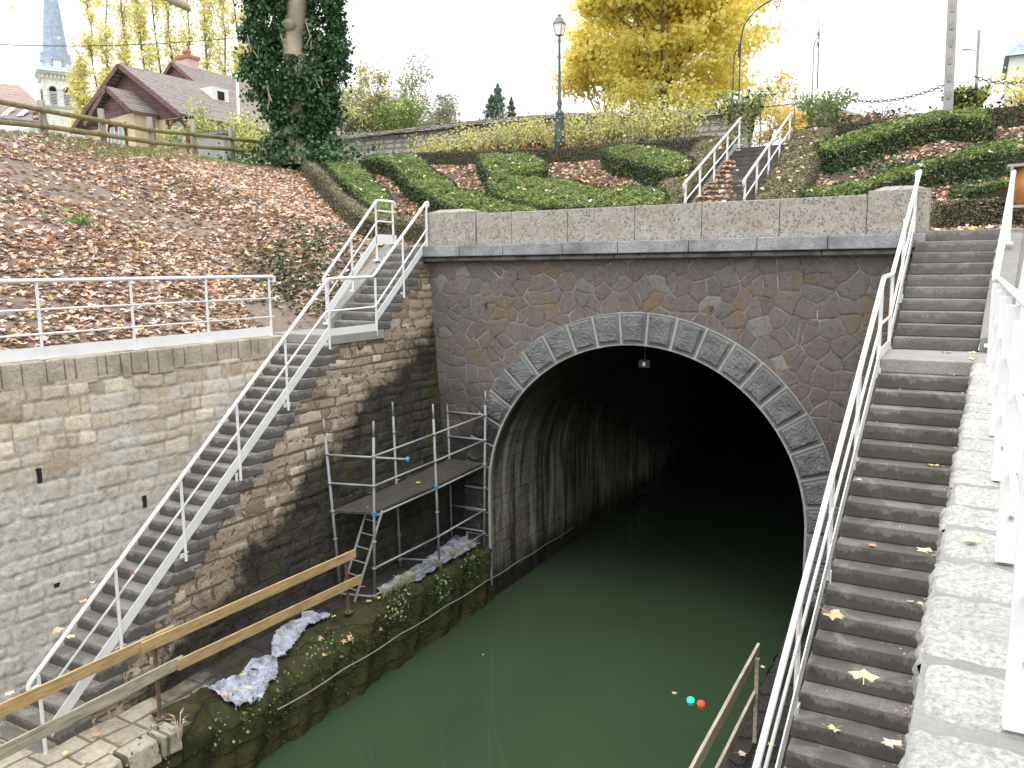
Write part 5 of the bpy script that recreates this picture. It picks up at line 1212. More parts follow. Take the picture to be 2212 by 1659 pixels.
p3 = P(2085, 225, 'y', 10.2); IPt, iz = pillar('fat ivy pillar at the foot of the big concrete pole', p3.x, 10.2, .95, 7, .25, ('ivy', 'lime'), 2600, .25)
def q_(l, y_): return [P(x, yy_, 'y', y_) for x, yy_ in l]
def zD(l): return [((2800+x*.3014)/1.8517, (y_*.3014)/1.8517) for x, y_ in l]
IA = thing('iron_arch', 'tall dark iron arch bracket with a scroll rising from the left gate pillar', 'iron arch', (lp.x, 10, lz))
MB().tube(q_(zD([(515, 1330), (525, 1000), (532, 760), (540, 560), (565, 400), (600, 320), (660, 230), (750, 130), (850, 55), (960, 0), (1060, -60)]), 10), .02, 8).build('long_arm', M['darkiron'], IA, smooth=True)
MB().tube(q_(zD([(432, 1340), (440, 1000), (452, 760), (475, 690), (520, 650), (540, 610)]), 10), .018, 8).build('short_arm', M['darkiron'], IA, smooth=True)
MB().tube(q_(zD([(1080, -60), (1070, 30), (1040, 85), (1000, 80), (980, 45), (1000, 20), (1030, 30), (1020, 55)]), 10), .014, 6).build('scroll', M['darkiron'], IA, smooth=True)
MB().tube(q_(zD([(522, 580), (515, 620), (530, 660), (508, 710), (518, 760)]), 10), .026, 6).build('knot', M['darkiron'], IA, smooth=True)
IA2 = thing('iron_arch', 'thin grey iron arch bracket rising from the right gate pillar', 'iron arch', (rp.x, 10, rz))
MB().tube(q_(zD([(1555, 1180), (1565, 900), (1578, 600), (1584, 420), (1575, 300), (1550, 210), (1500, 120), (1440, 60)]), 10), [.018, .017, .016, .014, .011, .008, .005, .003], 8).build('long_arm', M['lampgrey'], IA2, smooth=True)
MB().tube(q_(zD([(1480, 1340), (1495, 1100), (1502, 850), (1512, 620), (1530, 530), (1575, 500)]), 10), .015, 8).build('short_arm', M['lampgrey'], IA2, smooth=True)
MB().tube(q_(zD([(1570, 420), (1562, 450), (1578, 480)]), 10), .025, 6).tube(q_(zD([(1565, 560), (1560, 590), (1575, 615)]), 10), .025, 6).build('knot', M['lampgrey'], IA2, smooth=True)
def chain(label, pa, pb, sag, n, r=.012, s=.075):
    T = thing('chain', label, 'chain', tuple(pa)); mb = MB()
    for k in range(n):
        t = (k+.5)/n; c_ = pa.lerp(pb, t)-Vector((0, 0, sag*4*t*(1-t))); t2 = (k+.6)/n; d = (pa.lerp(pb, t2)-Vector((0, 0, sag*4*t2*(1-t2)))-c_).normalized(); L = (pb-pa).length/n*.62
        o_ = Vector((0, 0, 1)) if k % 2 else Vector((0, 1, 0)); o_ = (o_-d*o_.dot(d)).normalized()*s*.5
        ring = [c_+d*(L*math.cos(a))+o_*math.sin(a) for a in np.linspace(0, 2*math.pi, 11)]
        mb.tube(ring, r, 5, cap=False)
    mb.build('links', M['darkiron'], T, fix=False)
chain('heavy sagging iron chain between the right gate pillar and the concrete pole', P(1788, 205, 'y', 10.1), P(2055, 177, 'y', 10.1), .30, 30)
chain('heavy iron chain running off right from the fat ivy pillar', P(2105, 165, 'y', 10.3), P(2225, 172, 'y', 10.3), .12, 13)

# street lamp
lb = Vector((-6.45, 10.2, H(-6.45, 10.2))); D_l = (lb-CAM).dot(FW)
LMP = thing('street_lamp', 'old green cast-iron street lamp with a four-sided lantern', 'street lamp', tuple(lb))
def lz_(py): d = ray(1215, py); return CAM.z+d.z*D_l
pr = [(.165, lb.z-.05), (.165, lz_(292)), (.15, lz_(285)), (.125, lz_(253)), (.15, lz_(250)), (.15, lz_(246)), (.10, lz_(243)), (.065, lz_(240)), (.065, lz_(231)), (.085, lz_(229)), (.085, lz_(226)), (.05, lz_(215)), (.042, lz_(180)), (.036, lz_(104)), (.052, lz_(99)), (.05, lz_(96)), (.022, lz_(92)), (.022, lz_(87))]
mb = MB(); mb.lathe((lb.x, lb.y, 0), pr, 14); mb.build('post', M['lampgreen'], LMP, smooth=True)
def sq(cx, cy, r_, z): return [(cx-r_, cy-r_, z), (cx+r_, cy-r_, z), (cx+r_, cy+r_, z), (cx-r_, cy+r_, z)]
zz_ = [lz_(87), lz_(64)]
MB().hexa(sq(lb.x, lb.y, .085, zz_[0])+sq(lb.x, lb.y, .150, zz_[1])).build('lantern_glass', M['lampglass'], LMP)
mb = MB()
a4, b4 = sq(lb.x, lb.y, .088, zz_[0]), sq(lb.x, lb.y, .153, zz_[1])
for i in range(4): mb.bar(a4[i], b4[i], .02, .02); mb.bar(a4[i], a4[(i+1) % 4], .025, .025); mb.bar(b4[i], b4[(i+1) % 4], .03, .03)
mb.build('lantern_frame', M['lampgrey'], LMP)
MB().hexa(sq(lb.x, lb.y, .165, zz_[1]+.01)+sq(lb.x, lb.y, .075, lz_(51))).hexa(sq(lb.x, lb.y, .045, lz_(51))+sq(lb.x, lb.y, .03, lz_(47))).hexa(sq(lb.x, lb.y, .05, lz_(47))+sq(lb.x, lb.y, .05, lz_(45.5))).build('lantern_cap', M['lampgrey'], LMP)
# rear wall
WT = thing('garden_wall', 'long grey stone wall with a flat stone-tiled top behind the terrace', 'wall', (-8, 15, 10.3))
top = [(690, 300), (760, 292), (850, 283), (940, 273), (1050, 260), (1140, 252), (1240, 247), (1350, 243), (1450, 241), (1530, 241), (1620, 241)]
tw = [P(x, y_, 'y', lerp(13.2, 15.5, i/10)) for i, (x, y_) in enumerate(top)]
for a, b in zip(tw[:-1], tw[1:]):
    pass
n = len(tw); mb = MB(); vs = []
for p in tw: vs += [(p.x, p.y-.1, 9.8), (p.x, p.y-.1, p.z-.15), (p.x, p.y+.35, p.z-.15), (p.x, p.y+.35, 9.8)]
mb.add(vs, [(i*4+k, i*4+k+1, i*4+k+5, i*4+k+4) for i in range(n-1) for k in range(3)]+[(0, 1, 2, 3), (4*n-4, 4*n-3, 4*n-2, 4*n-1)]); mb.build('wall_body', M['wallrear'], WT)
mb = MB(); vs = []; rr = random.Random(2)
for L in range(4):
    for i in range(n-1):
        a, b = tw[i], tw[i+1]; m_ = 7
        for j in range(m_):
            p, q = a.lerp(b, j/m_), a.lerp(b, (j+.96)/m_); off_ = -.28+L*.09+rr.uniform(-.03, .03); z0 = p.z-.16+L*.055
            mb.hexa([(p.x, p.y+off_, z0), (q.x, q.y+off_, z0+(q.z-p.z)), (q.x, q.y+.5-L*.06, z0+.02+(q.z-p.z)), (p.x, p.y+.5-L*.06, z0+.02), (p.x, p.y+off_, z0+.04), (q.x, q.y+off_+rr.uniform(-.02, .02), z0+.04+(q.z-p.z)), (q.x, q.y+.5-L*.06, z0+.06+(q.z-p.z)), (p.x, p.y+.5-L*.06, z0+.06)])
mb.build('tile_top', M['stonetile'], WT, fix=False)

# poles
def upole(label, px, py0, py1, d, w_, mat='concpole', holes=True, name='utility_pole', lean=0):
    a, b = PD(px, py0, d), PD(px+lean, py1, d); a = Vector((a.x, a.y, H(a.x, a.y)-.3)); T = thing(name, label, 'pole', tuple(a))
    MB().bar(a, b, w_*1.25, w_*.8, (0, 1, 0)).build('shaft', M[mat], T, bevel=.01)
    if holes:
        u = (b-a).normalized(); n_ = int((b-a).length/.42)
        for k in range(2, n_):
            t_ = .42*k/(b-a).length; c_ = a+u*(.42*k)-Vector((0, w_*lerp(.625, .4, t_), 0)); MB().bar(c_-u*.09, c_+u*.09, w_*.42, .012, (0, 1, 0)).build('recess', M['slab'], T)
    return T
upole('thick grey concrete utility pole with stepped recesses, top right', 2050, 230, -140, 19.8, .175, lean=14)
upole('thin grey pole standing farther away at the top right', 2114, 165, 65, 48, .13, 'concpole', False, lean=1)

T = thing('street_lamp', 'distant lamp arm seen right of the thick concrete pole', 'street lamp', tuple(PD(2112, 160, 60))); MB().tube([PD(2112, 200, 60), PD(2112, 112, 60), PD(2098, 107, 60)], .04, 6).build('arm', M['concpole'], T); MB().tube([PD(2098, 107, 60), PD(2080, 107, 60)], [.05, .09], 8).build('lamp_head', M['concpole'], T)
a = PD(518, 330, 38); b = PD(512, 160, 38); T = thing('mast', 'slim white metal mast in front of the house, beside the ivy tree', 'mast', (a.x, a.y, a.z-1)); MB().tube([(a.x, a.y, a.z-1.5), b], .065, 10).build('shaft', M['whitewall'], T, smooth=True); MB().box((b.x-.22, b.y-.05, b.z), (b.x+.12, b.y+.05, b.z+.06)).build('bracket', M['darkiron'], T)
pts = [PD(lerp(60, 620, t), lerp(102, 78, t)+5*math.sin(math.pi*t), 40) for t in np.linspace(0, 1, 24)]
pts = [PD(-60, 93, 40)]+[PD(x, y_, 40) for x, y_ in ((40, 98), (150, 99.5), (250, 98), (350, 94), (450, 87), (540, 79), (640, 68))]
tag(MB().tube(pts, .022, 5).build('overhead_wire', M['darkiron']), 'black overhead wire crossing in front of the church spire and the poplars', 'wire')

# ------------------------------------------------------------------ wooden fence on the left bank
FE = thing('wooden_fence', 'mossy round-pole two-rail wooden fence on top of the left bank', 'fence', (-14, -1, 10))
ff_ = [((98, 292), (88, 217), 19, .085), ((226, 320), (217, 236), 20.7, .08), ((330, 337), (322, 254), 22.6, .08), ((424, 350), (416, 259), 24.6, .08), ((504, 352), (498, 277), 26.4, .08)]
posts = [PD(-40, 262, 17)]+[PD(*b_, d) for b_, t_, d, r_ in ff_]+[PD(575, 345, 28)]
for b_, t_, d, r_ in ff_:
    a, b = PD(*b_, d), PD(*t_, d); MB().tube([a-Vector((0, 0, .4)), b, b+Vector((0, 0, .015))], [r_, r_, r_*.7], 12).build('post', M['fencepost'], FE, smooth=True)
for rl in (((-60, 208), (88, 237), (220, 261), (322, 281), (418, 290), (500, 300), (585, 308)), ((-60, 258), (90, 272), (223, 291), (326, 307), (421, 316), (502, 323), (585, 331))):
    ds = [17, 19, 20.7, 22.6, 24.6, 26.4, 28]
    for i in range(6):
        a, b = PD(*rl[i], ds[i]-.12), PD(*rl[i+1], ds[i+1]-.12); d = (b-a).normalized()*.06; MB().tube([a-d, b+d], .062, 10).build('rail', M['fence'], FE, smooth=True)

# ------------------------------------------------------------------ house
HY = 17.0; HP = 15.6
def hx(px, py, y_=HY): return P(px, py, 'y', y_)
HS = thing('house', 'cream house with purple-brown clad gables and brown tile roofs behind the fence', 'house', tuple(hx(300, 330)))
pk = hx(268, 140); er = hx(404, 249); slope = (pk.z-er.z)/(er.x-pk.x); el = Vector((2*pk.x-er.x, HY, er.z))
zb = 11.0; xl_, xr_ = el.x+.5, er.x-.45; LEN = 19
MB().box((xl_, HY+.25, zb), (xr_, HY+LEN, er.z+.15)).build('wall', M['render'], HS)
MB().prism([(el.x+.3, HY+.2, er.z+.05), (er.x-.3, HY+.2, er.z+.05), (pk.x, HY+.2, pk.z-.28)], (0, .12, 0)).build('gable_cladding', M['clad'], HS)
def roof(par, pk, el, er, y0, y1, th=.14, over=.0, nm='roof', mat='tile'):
    for e in (el, er):
        d = (Vector((e.x, 0, e.z))-Vector((pk.x, 0, pk.z))).normalized(); e2 = Vector((e.x, 0, e.z))+d*over; n_ = Vector((0, 0, th))
        q = [Vector((pk.x, y0, pk.z)), Vector((e2.x, y0, e2.z)), Vector((e2.x, y1, e2.z)), Vector((pk.x, y1, pk.z))]
        MB().hexa([v-n_ for v in q]+q).build(nm, M[mat], par)
    for e in (el, er): MB().bar((pk.x, y0-.03, pk.z-.1), (e.x, y0-.03, e.z-.1), .05, .26, (0, 0, 1)).build('bargeboard', M['clad'], par)
roof(HS, pk, el, er, HY-.35, HY+LEN)
MB().tube([(er.x+.05, HY-.3, er.z-.05), (er.x+.05, HY+LEN, er.z-.05)], .07, 8).build('gutter', M['darkiron'], HS)
# porch
pk2 = hx(238, 188, HP); er2 = hx(290, 238, HP); el2 = hx(187, 268, HP); el2 = Vector((2*pk2.x-er2.x-.0, HP, er2.z)); el2.x -= .25; el2.z -= .35
MB().prism([(el2.x+.2, HP+.1, el2.z+.02), (er2.x-.1, HP+.1, er2.z-.05), (pk2.x, HP+.1, pk2.z-.2)], (0, .1, 0)).build('porch_gable', M['clad'], HS)
MB().box((hx(210, 300, HP).x, HP+.12, zb), (hx(290, 300, HP).x-.05, HY+.3, er2.z-.02)).build('porch_wall', M['render'], HS)
roof(HS, pk2, el2, er2, HP-.25, HY+.6, .1)
wa, wb = hx(234, 272, HP), hx(272, 318, HP)
wf = MB().box((wa.x-.06, HP+.02, wb.z-.05), (wb.x+.06, HP+.11, wa.z+.08)).build('window', M['redwood'], HS)
MB().box((wa.x+.08, HP-.005, wb.z+.05), (wb.x-.02, HP+.018, wa.z-.1)).build('pane', M['glass'], wf)
mb = MB()
for u in (.08, .36, .64, .94): xx = lerp(wa.x+.08, wb.x-.02, u); mb.box((xx-.035, HP-.03, wb.z+.02), (xx+.035, HP-.006, wa.z-.25))
mb.box((wa.x+.08, HP-.03, wb.z+.02), (wb.x, HP-.006, wb.z+.1)); mb.build('frame', M['whitewall'], wf)
mb = MB()
for c_ in (.25, .74):
    xx = lerp(wa.x, wb.x, c_); r_ = (wb.x-wa.x)*.27
    mb.tube([(xx+r_*math.cos(t), HP-.03, wa.z-.32+r_*1.1*math.sin(t)) for t in np.linspace(0, math.pi, 9)], .045, 6)
mb.build('arch_brace', M['redwood'], wf)
# open arched bay on the main front
wa, wb = hx(356, 262), hx(404, 311)
wf = MB().box((wa.x, HY+.16, wb.z), (wb.x, HY+.245, wa.z+.1)).build('window', M['redwood'], HS)
MB().box((wa.x+.16, HY+.13, wb.z+.06), (wb.x-.16, HY+.158, wa.z+.02)).build('pane', M['glass'], wf)
mb = MB(); xx = (wa.x+wb.x)/2; r_ = (wb.x-wa.x)*.4; mb.tube([(xx+r_*math.cos(t), HY+.1, wa.z-.75+r_*1.15*math.sin(t)) for t in np.linspace(0, math.pi, 11)], .06, 6); mb.box((wa.x-.02, HY+.06, zb), (wa.x+.14, HY+.128, wa.z+.1)); mb.box((wb.x-.14, HY+.06, zb), (wb.x+.02, HY+.128, wa.z+.1)); mb.build('arch_brace', M['redwood'], wf)
MB().box((wa.x-.1, HY-.02, wb.z-.1), (wb.x+.1, HY+.1, wb.z-.02)).build('sill', M['whitewall'], wf)
q = hx(340, 300); MB().tube([(q.x-.15, HY-.05, zb), (q.x-.15, HY-.05, er.z)], .04, 6).build('downpipe', M['darkiron'], HS)
# rear wing
YR = 27.0
pk3 = P(371, 133, 'y', YR); er3 = Vector((pk3.x+5.4, YR, pk3.z-4.0)); el3 = Vector((pk3.x-5.4, YR, pk3.z-4.0))
HW = thing('house', 'second house behind the first, with pink chimney and long brown roof', 'house', (pk3.x, YR, 11))
MB().box((el3.x+.5, YR+.3, 10.5), (er3.x-.4, YR+20, er3.z+.1)).build('wall', M['render'], HW)
MB().prism([(el3.x+.3, YR+.25, er3.z), (er3.x-.3, YR+.25, er3.z), (pk3.x, YR+.25, pk3.z-.25)], (0, .1, 0)).build('gable_cladding', M['clad'], HW)
roof(HW, pk3, el3, er3, YR, YR+20)
c0 = P(405, 150, 'y', YR+1.6); ch = MB().box((c0.x-.55, YR+1.2, c0.z-1.6), (c0.x+.55, YR+2.2, P(405, 129, 'y', YR+1.6).z)).build('chimney', M['chimney'], HW)
zt_ = P(405, 129, 'y', YR+1.6).z
MB().box((c0.x-.65, YR+1.1, zt_+.004), (c0.x+.65, YR+2.3, zt_+.22)).build('chimney_cap', M['brickred'], ch)
for dx in (-.3, .12): MB().lathe((c0.x+dx, YR+1.7, zt_+.22), [(.16, 0), (.14, .3), (.19, .34), (.13, .5)], 10).build('chimney_pot', M['brickred'], ch)
MB().tube([(c0.x+.12, YR+1.7, zt_+.6), (c0.x+.12, YR+1.7, zt_+1.1)], .03, 6).tube([(c0.x-.08, YR+1.7, zt_+1.05), (c0.x+.3, YR+1.7, zt_+1.05)], .03, 6).build('cowl', M['darkiron'], ch)
# dormer
rd = ray(470, 212); tt = 20.0
while tt < 90:
    q = CAM+rd*tt
    if q.y > HY and q.z <= pk.z-slope*(q.x-pk.x): break
    tt += .05
dm = MB().box((q.x-.9, q.y-.6, q.z-.45), (q.x+.3, q.y+.6, q.z+.55)).build('dormer', M['whitewall'], HS)
MB().box((q.x+.302, q.y-.25, q.z-.15), (q.x+.32, q.y+.25, q.z+.35)).build('dormer_pane', M['dark'], dm)
# garden pieces in front of the house
w0, w1 = PD(428, 295, 33), PD(483, 345, 33)
T = thing('block_wall', 'grey cement block wall behind the fence, right of the house', 'block wall', (w0.x, w0.y, w1.z)); MB().box((w0.x, w0.y, w1.z-1), (w1.x+.5, w0.y+.4, w0.z)).build('block', M['concpole'], T); MB().box((w0.x-.1, w0.y-.08, w0.z+.003), (w1.x+.6, w0.y+.5, w0.z+.12)).build('cap', M['stonetile'], T)
tree('shrub', 'feathery green-yellow bush in front of the house eaves, left of the mast', tuple(PD(445, 320, 35)-Vector((0, 0, .6))), 2.2, .3, .05, ['drygreen', 'lime'], [3, 2], .12, 3000, 2, 61, depth=3, clump=.22, L0=.9, cat='shrub', up=.1)
tree('shrub', 'thin green-yellow bush between the mast and the ivy tree', tuple(PD(548, 330, 34)-Vector((0, 0, .6))), 2.4, .3, .05, ['drygreen', 'lime', 'maple1'], [3, 2, 1], .12, 3000, 2, 62, depth=3, clump=.25, L0=.95, cat='shrub', up=.1)

# left neighbouring house
LH = thing('house', 'white house with reddish tile roof and two skylights at the left edge', 'house', tuple(PD(20, 330, 60)))
y_ = 25.0; a0 = P(-60, 175, 'y', y_); a1 = P(42, 184, 'y', y_); a2 = P(100, 238, 'y', y_-2.5); a3 = P(-60, 225, 'y', y_-2.5)
MB().hexa([a3-Vector((0, 0, .2)), a2-Vector((0, 0, .2)), a1-Vector((0, 0, .2)), a0-Vector((0, 0, .2)), a3, a2, a1, a0]).build('roof', M['tile2'], LH)
b0 = P(-60, 228, 'y', 22.4); b1 = P(98, 236, 'y', 22.4); b2 = P(104, 264, 'y', 20.5); b3 = P(-60, 248, 'y', 20.5)
lr = MB().hexa([b3-Vector((0, 0, .15)), b2-Vector((0, 0, .15)), b1-Vector((0, 0, .15)), b0-Vector((0, 0, .15)), b3, b2, b1, b0]).build('lower_roof', M['tile'], LH)
MB().box((b3.x, 20.7, 9), (b2.x-.1, 24, min(b3.z, b2.z)-.12)).build('wall', M['whitewall'], LH)
MB().tube([b3+Vector((0, -.05, -.1)), b2+Vector((0, -.05, -.1))], .08, 6).build('gutter', M['darkiron'], LH)
for px in (20, 55):
    q = P(px, 246, 'y', 21.2); MB().hexa([q+Vector((-.35, -.35, -.22)), q+Vector((.25, -.35, -.22)), q+Vector((.1, .45, .5)), q+Vector((-.5, .45, .5)), q+Vector((-.35, -.45, -.17)), q+Vector((.25, -.45, -.17)), q+Vector((.1, .35, .55)), q+Vector((-.5, .35, .55))]).build('skylight', M['lampglass'], LH)
SG = thing('road_sign', 'dark red sign with white lettering seen behind the first fence post', 'sign', tuple(PD(86, 262, 30)))
u0, u1 = PD(71, 243, 30), PD(101, 251, 30); z0, z1 = PD(85, 260, 30).z, PD(85, 243, 30).z
MB().box((u0.x, u0.y-.02, z0+.02), (u1.x, u0.y+.02, z1)).build('panel', M['redwood'], SG)
mb = MB(); mb.tube([(u0.x+.1, u0.y-.026, (z0+z1)/2-.02), (u0.x+.1, u0.y-.022, (z0+z1)/2-.02)], .05, 14); xx = u0.x+.19
rr = random.Random(1)
while xx < u1.x-.06: mb.box((xx, u0.y-.026, (z0+z1)/2-.06), (xx+.014, u0.y-.022, (z0+z1)/2+.025)); mb.box((xx+.014, u0.y-.026, (z0+z1)/2-.06+rr.choice((0, .035, .07))), (xx+.035, u0.y-.022, (z0+z1)/2-.045+rr.choice((0, .035, .07)))); xx += .045
mb.build('lettering', M['whitewall'], SG)
MB().tube([((u0.x+u1.x)/2, u0.y+.03, z0-2.2), ((u0.x+u1.x)/2, u0.y+.03, z0+.05)], .03, 8).build('post', M['galv'], SG)

# church
DC = 112.0
cc = PD(122, 300, DC); CH = thing('church_tower', 'pale stone church tower with a tall blue-grey slate spire', 'church tower', (cc.x, cc.y, 10))
ang = R(30); m_p = DC/F
ctr = PD(131, 250, DC); hw = 35*m_p   # half width along screen diag
def rot2(x, y_): return (ctr.x+x*math.cos(ang)-y_*math.sin(ang), ctr.y+x*math.sin(ang)+y_*math.cos(ang))
ang = YAW+R(33); S_ = 1.72*1.0*hw*.92/1.37
def zpx(py): return PD(118, py, DC).z
def sqz(r_, z): return [(*rot2(-r_, -r_), z), (*rot2(r_, -r_), z), (*rot2(r_, r_), z), (*rot2(-r_, r_), z)]
rB = 43*m_p/(math.cos(R(33))+math.sin(R(33)))*1.02
MB().hexa(sqz(rB, 8)+sqz(rB, zpx(172))).build('tower_body', M['church'], CH)
MB().hexa(sqz(rB+.12, zpx(240))+sqz(rB+.25, zpx(236))).build('string_course', M['church'], CH)
MB().hexa(sqz(rB+.25, zpx(172)+.003)+sqz(rB+.5, zpx(166))).build('cornice', M['church'], CH)
MB().hexa(sqz(rB+.55, zpx(166)+.01)+sqz(rB*.42, zpx(141))).build('roof_skirt', M['slate'], CH)
def octz(r_, z): return [(*rot2(r_*math.cos(math.pi/8+k*math.pi/4), r_*math.sin(math.pi/8+k*math.pi/4)), z) for k in range(8)]
o1, o2 = octz(28*m_p, zpx(150)), octz(.1, zpx(-120))
MB().add(o1+o2, [(i, (i+1) % 8, 8+(i+1) % 8, 8+i) for i in range(8)]+[tuple(range(8))[::-1], tuple(range(8, 16))]).build('spire', M['slate'], CH)
for face in range(4):
    fa = face*math.pi/2
    def fp(u, dd, z):   # point on tower face: u across, dd outwards
        x, y_ = u, -(rB+dd); c_, s_ = math.cos(fa), math.sin(fa); return (*rot2(x*c_-y_*s_, x*s_+y_*c_), z)
    for u in (-.42, .42):
        u *= rB; w2 = rB*.2
        z0, z1 = zpx(232), zpx(203)
        arch_ = [(u-w2, z0), (u+w2, z0)]+[(u+w2*math.cos(t), z1+w2*math.sin(t)) for t in np.linspace(0, math.pi, 9)]
        lv = MB().add([fp(a, .03, z) for a, z in arch_], [tuple(range(len(arch_)))]).build('belfry_window', M['dark'], CH)
        mb = MB()
        for k in range(9): zz = lerp(z0, z1-.1, (k+.3)/9); mb.add([fp(u-w2*.95, .05, zz), fp(u+w2*.95, .05, zz), fp(u+w2*.95, .22, zz-.16), fp(u-w2*.95, .22, zz-.16)], [(0, 1, 2, 3)])
        mb.build('louvre', M['louvre'], lv)
        mb = MB(); mb.tube([fp(u+w2*1.35*math.cos(t), .1, z1+w2*1.35*math.sin(t)) for t in np.linspace(0, math.pi, 11)], .12, 6); mb.build('arch_moulding', M['church'], lv)
    mb = MB()
    for k in range(9): a = lerp(-rB*.95, rB*.95, k/8); b_ = zpx(176); p0 = fp(a-.12, .0, b_); mb.hexa([fp(a-.13, 0, b_-.25), fp(a+.13, 0, b_-.25), fp(a+.13, .2, b_-.25), fp(a-.13, .2, b_-.25), fp(a-.13, 0, b_+.2), fp(a+.13, 0, b_+.2), fp(a+.13, .28, b_+.2), fp(a-.13, .28, b_+.2)])
    mb.build('corbels', M['church'], CH)
    # lucarne
    q = [fp(-.5, -rB*.55+.9, zpx(160)), fp(.5, -rB*.55+.9, zpx(160)), fp(.5, -rB*.85+.3, zpx(160)), fp(-.5, -rB*.85+.3, zpx(160))]; zt3 = zpx(140)
    lu = MB().hexa(q+[(a, b, zt3) for a, b, _ in q]).build('lucarne', M['whitewall'], CH)
    c1 = fp(0, -rB*.55+.95, zpx(120)); c2 = fp(0, -rB*.9, zpx(120)); e1, e2 = fp(-.65, -rB*.55+.95, zt3), fp(.65, -rB*.55+.95, zt3); e3, e4 = fp(-.65, -rB*.9, zt3), fp(.65, -rB*.9, zt3)
    MB().add([e1, e2, c1, e3, e4, c2], [(0, 1, 2), (0, 2, 5, 3), (1, 4, 5, 2), (3, 5, 4)]).build('lucarne_roof', M['slate'], lu)
# building at the top right corner
q0 = PD(2175, 150, 55)
RB = thing('house', 'pale stone house corner with a grey slate hip roof at the top right edge', 'house', (q0.x, q0.y, 10))
a = PD(2181, 122, 55)
MB().box((a.x, a.y, 8), (a.x+8, a.y+8, a.z)).build('wall', M['whitewall'], RB)
MB().add([(a.x-.3, a.y-.3, a.z), (a.x+9, a.y-.3, a.z), (a.x+9, a.y+8.3, a.z), (a.x-.3, a.y+8.3, a.z), (a.x+4, a.y+3, a.z+4.6), (a.x+9, a.y+3, a.z+4.6)], [(0, 1, 5, 4), (0, 4, 3), (3, 4, 5, 2), (1, 2, 5), (0, 3, 2, 1)]).build('roof', M['slate'], RB)
q1 = PD(1738, 215, 60); RB2 = thing('house', 'grey roofed farmhouse far behind the right gate pillar', 'house', (q1.x, q1.y, 10))
a, b = PD(1722, 262, 60), PD(1860, 262, 60); tz = PD(1750, 205, 60).z
MB().box((a.x, a.y, 9), (b.x, a.y+6, a.z)).build('wall', M['render'], RB2)
MB().add([(a.x-.3, a.y-.4, a.z), (b.x+.3, a.y-.4, a.z), (b.x+.3, a.y+6.4, a.z), (a.x-.3, a.y+6.4, a.z), (a.x+1.2, a.y+3, tz), (b.x-2.5, a.y+3, tz-.4)], [(0, 1, 5, 4), (0, 4, 3), (3, 4, 5, 2), (1, 2, 5), (0, 3, 2, 1)]).build('roof', M['tile'], RB2)

# orange planter at the far right edge
q = P(2195, 400, 'y', -.6); OB = thing('litter_bin', 'rusty orange bin with a grey lid at the far right edge behind the railing', 'bin', (6.35, .3, 7.3))
c_ = P(2203, 385, 'y', .5)
MB().lathe((c_.x+.10, .64, H(6.2, .6)), [(.06, .36), (.15, .42), (.18, .62), (.185, .92)], 18).build('drum', M['rustorange'], OB, smooth=True)
MB().box((c_.x-.17, .40, H(6.2, .6)+.93), (c_.x+.4, .9, H(6.2, .6)+.97)).build('lid', M['concpole'], OB)
for dx in (-.13, .30): MB().box((c_.x+dx, .40, H(6.2, .6)-.1), (c_.x+dx+.035, .44, H(6.2, .6)+.93)).build('frame_post', M['greywood'], OB)
MB().box((c_.x-.09, .41, H(6.2, .6)+.33), (c_.x+.295, .43, H(6.2, .6)+.37)).build('cross_bar', M['greywood'], OB)

# ------------------------------------------------------------------ fallen leaves (countless) and ground cover
FLM = ['fl_pink', 'fl_orange', 'fl_brown', 'fl_tan', 'fl_yellow']
def litter(name, label, pts, size, wts, jit=.45, mats=FLM):
    o = cloud(name, pts, np.tile([0, 0, 1.], (len(pts), 1)), size, [M[m] for m in mats], None, 'maple', jitter=jit, wts=wts)
    return tag(o, label, 'fallen leaves', kind='stuff')
g_ = np.random.default_rng(5); N = 78000
xy = np.c_[g_.uniform(-15.2, -5.95, N), g_.uniform(-14, 9, N)]
def bare(x, y_): return math.sin(x*.9+1.3)*math.sin(y_*.55+.5)+.5*math.sin(x*2.1-y_*1.3)
keep = []
for i, (x, y_) in enumerate(xy):
    if y_ > 2 and x > -6-(y_-2)*1.35: continue
    if -3.2 < y_ < -1.9 and x > -6.6: continue
    t = (-x-5.75)/(8.7+.3*max(-6, min(y_, 7))); b_ = .97-.85*max(0, min(1, (t-.35)*1.6))*max(0, min(1, (1.5-y_)/5))
    if y_ < -1 and bare(x, y_) > .6: b_ *= .3
    if g_.random() < b_: keep.append(i)
xy = xy[keep]; zz = np.array([H(a, b) for a, b in xy])+g_.uniform(.0, .05, len(xy))
litter('fallen_leaves', 'thick carpet of brown and pink fallen plane leaves on the left bank', np.c_[xy, zz], .115, [5, 2, 3, 3, .35], .38)
N = 34000; xy = np.c_[g_.uniform(-12, 9, N), g_.uniform(.9, 9.3, N)]; d_ = np.array([(math.sin(a*1.7+b)*math.cos(b*1.3-a) > -.75) and (a > -5.8-(b-1)*1.2) and not (-1.5 < a < 2.0) for a, b in xy]); xy = xy[d_]
litter('fallen_leaves', 'orange-brown leaves lying between the garden hedges', np.c_[xy, [H(a, b)+g_.uniform(0, .04) for a, b in xy]], .11, [3, 3, 3, .7, .3])
N = 2200; yv = g_.uniform(3.5, 7.8, N); xv = -.43+np.abs(g_.normal(0, .42, N))*np.clip(1.35-(yv-3.5)/3.6, .05, 1.3); zz = np.array([gz(9.2-tg*math.ceil((9.2-a)/tg)) for a in yv])+.015+g_.uniform(0, .04, N)
litter('fallen_leaves', 'drift of orange leaves on the left half of the garden steps', np.c_[xv, yv, zz], .11, [5, 3, 1, 2, .6])
N = 700; xy = np.c_[g_.uniform(4.75, 8, N), g_.uniform(.55, 1.2, N)]
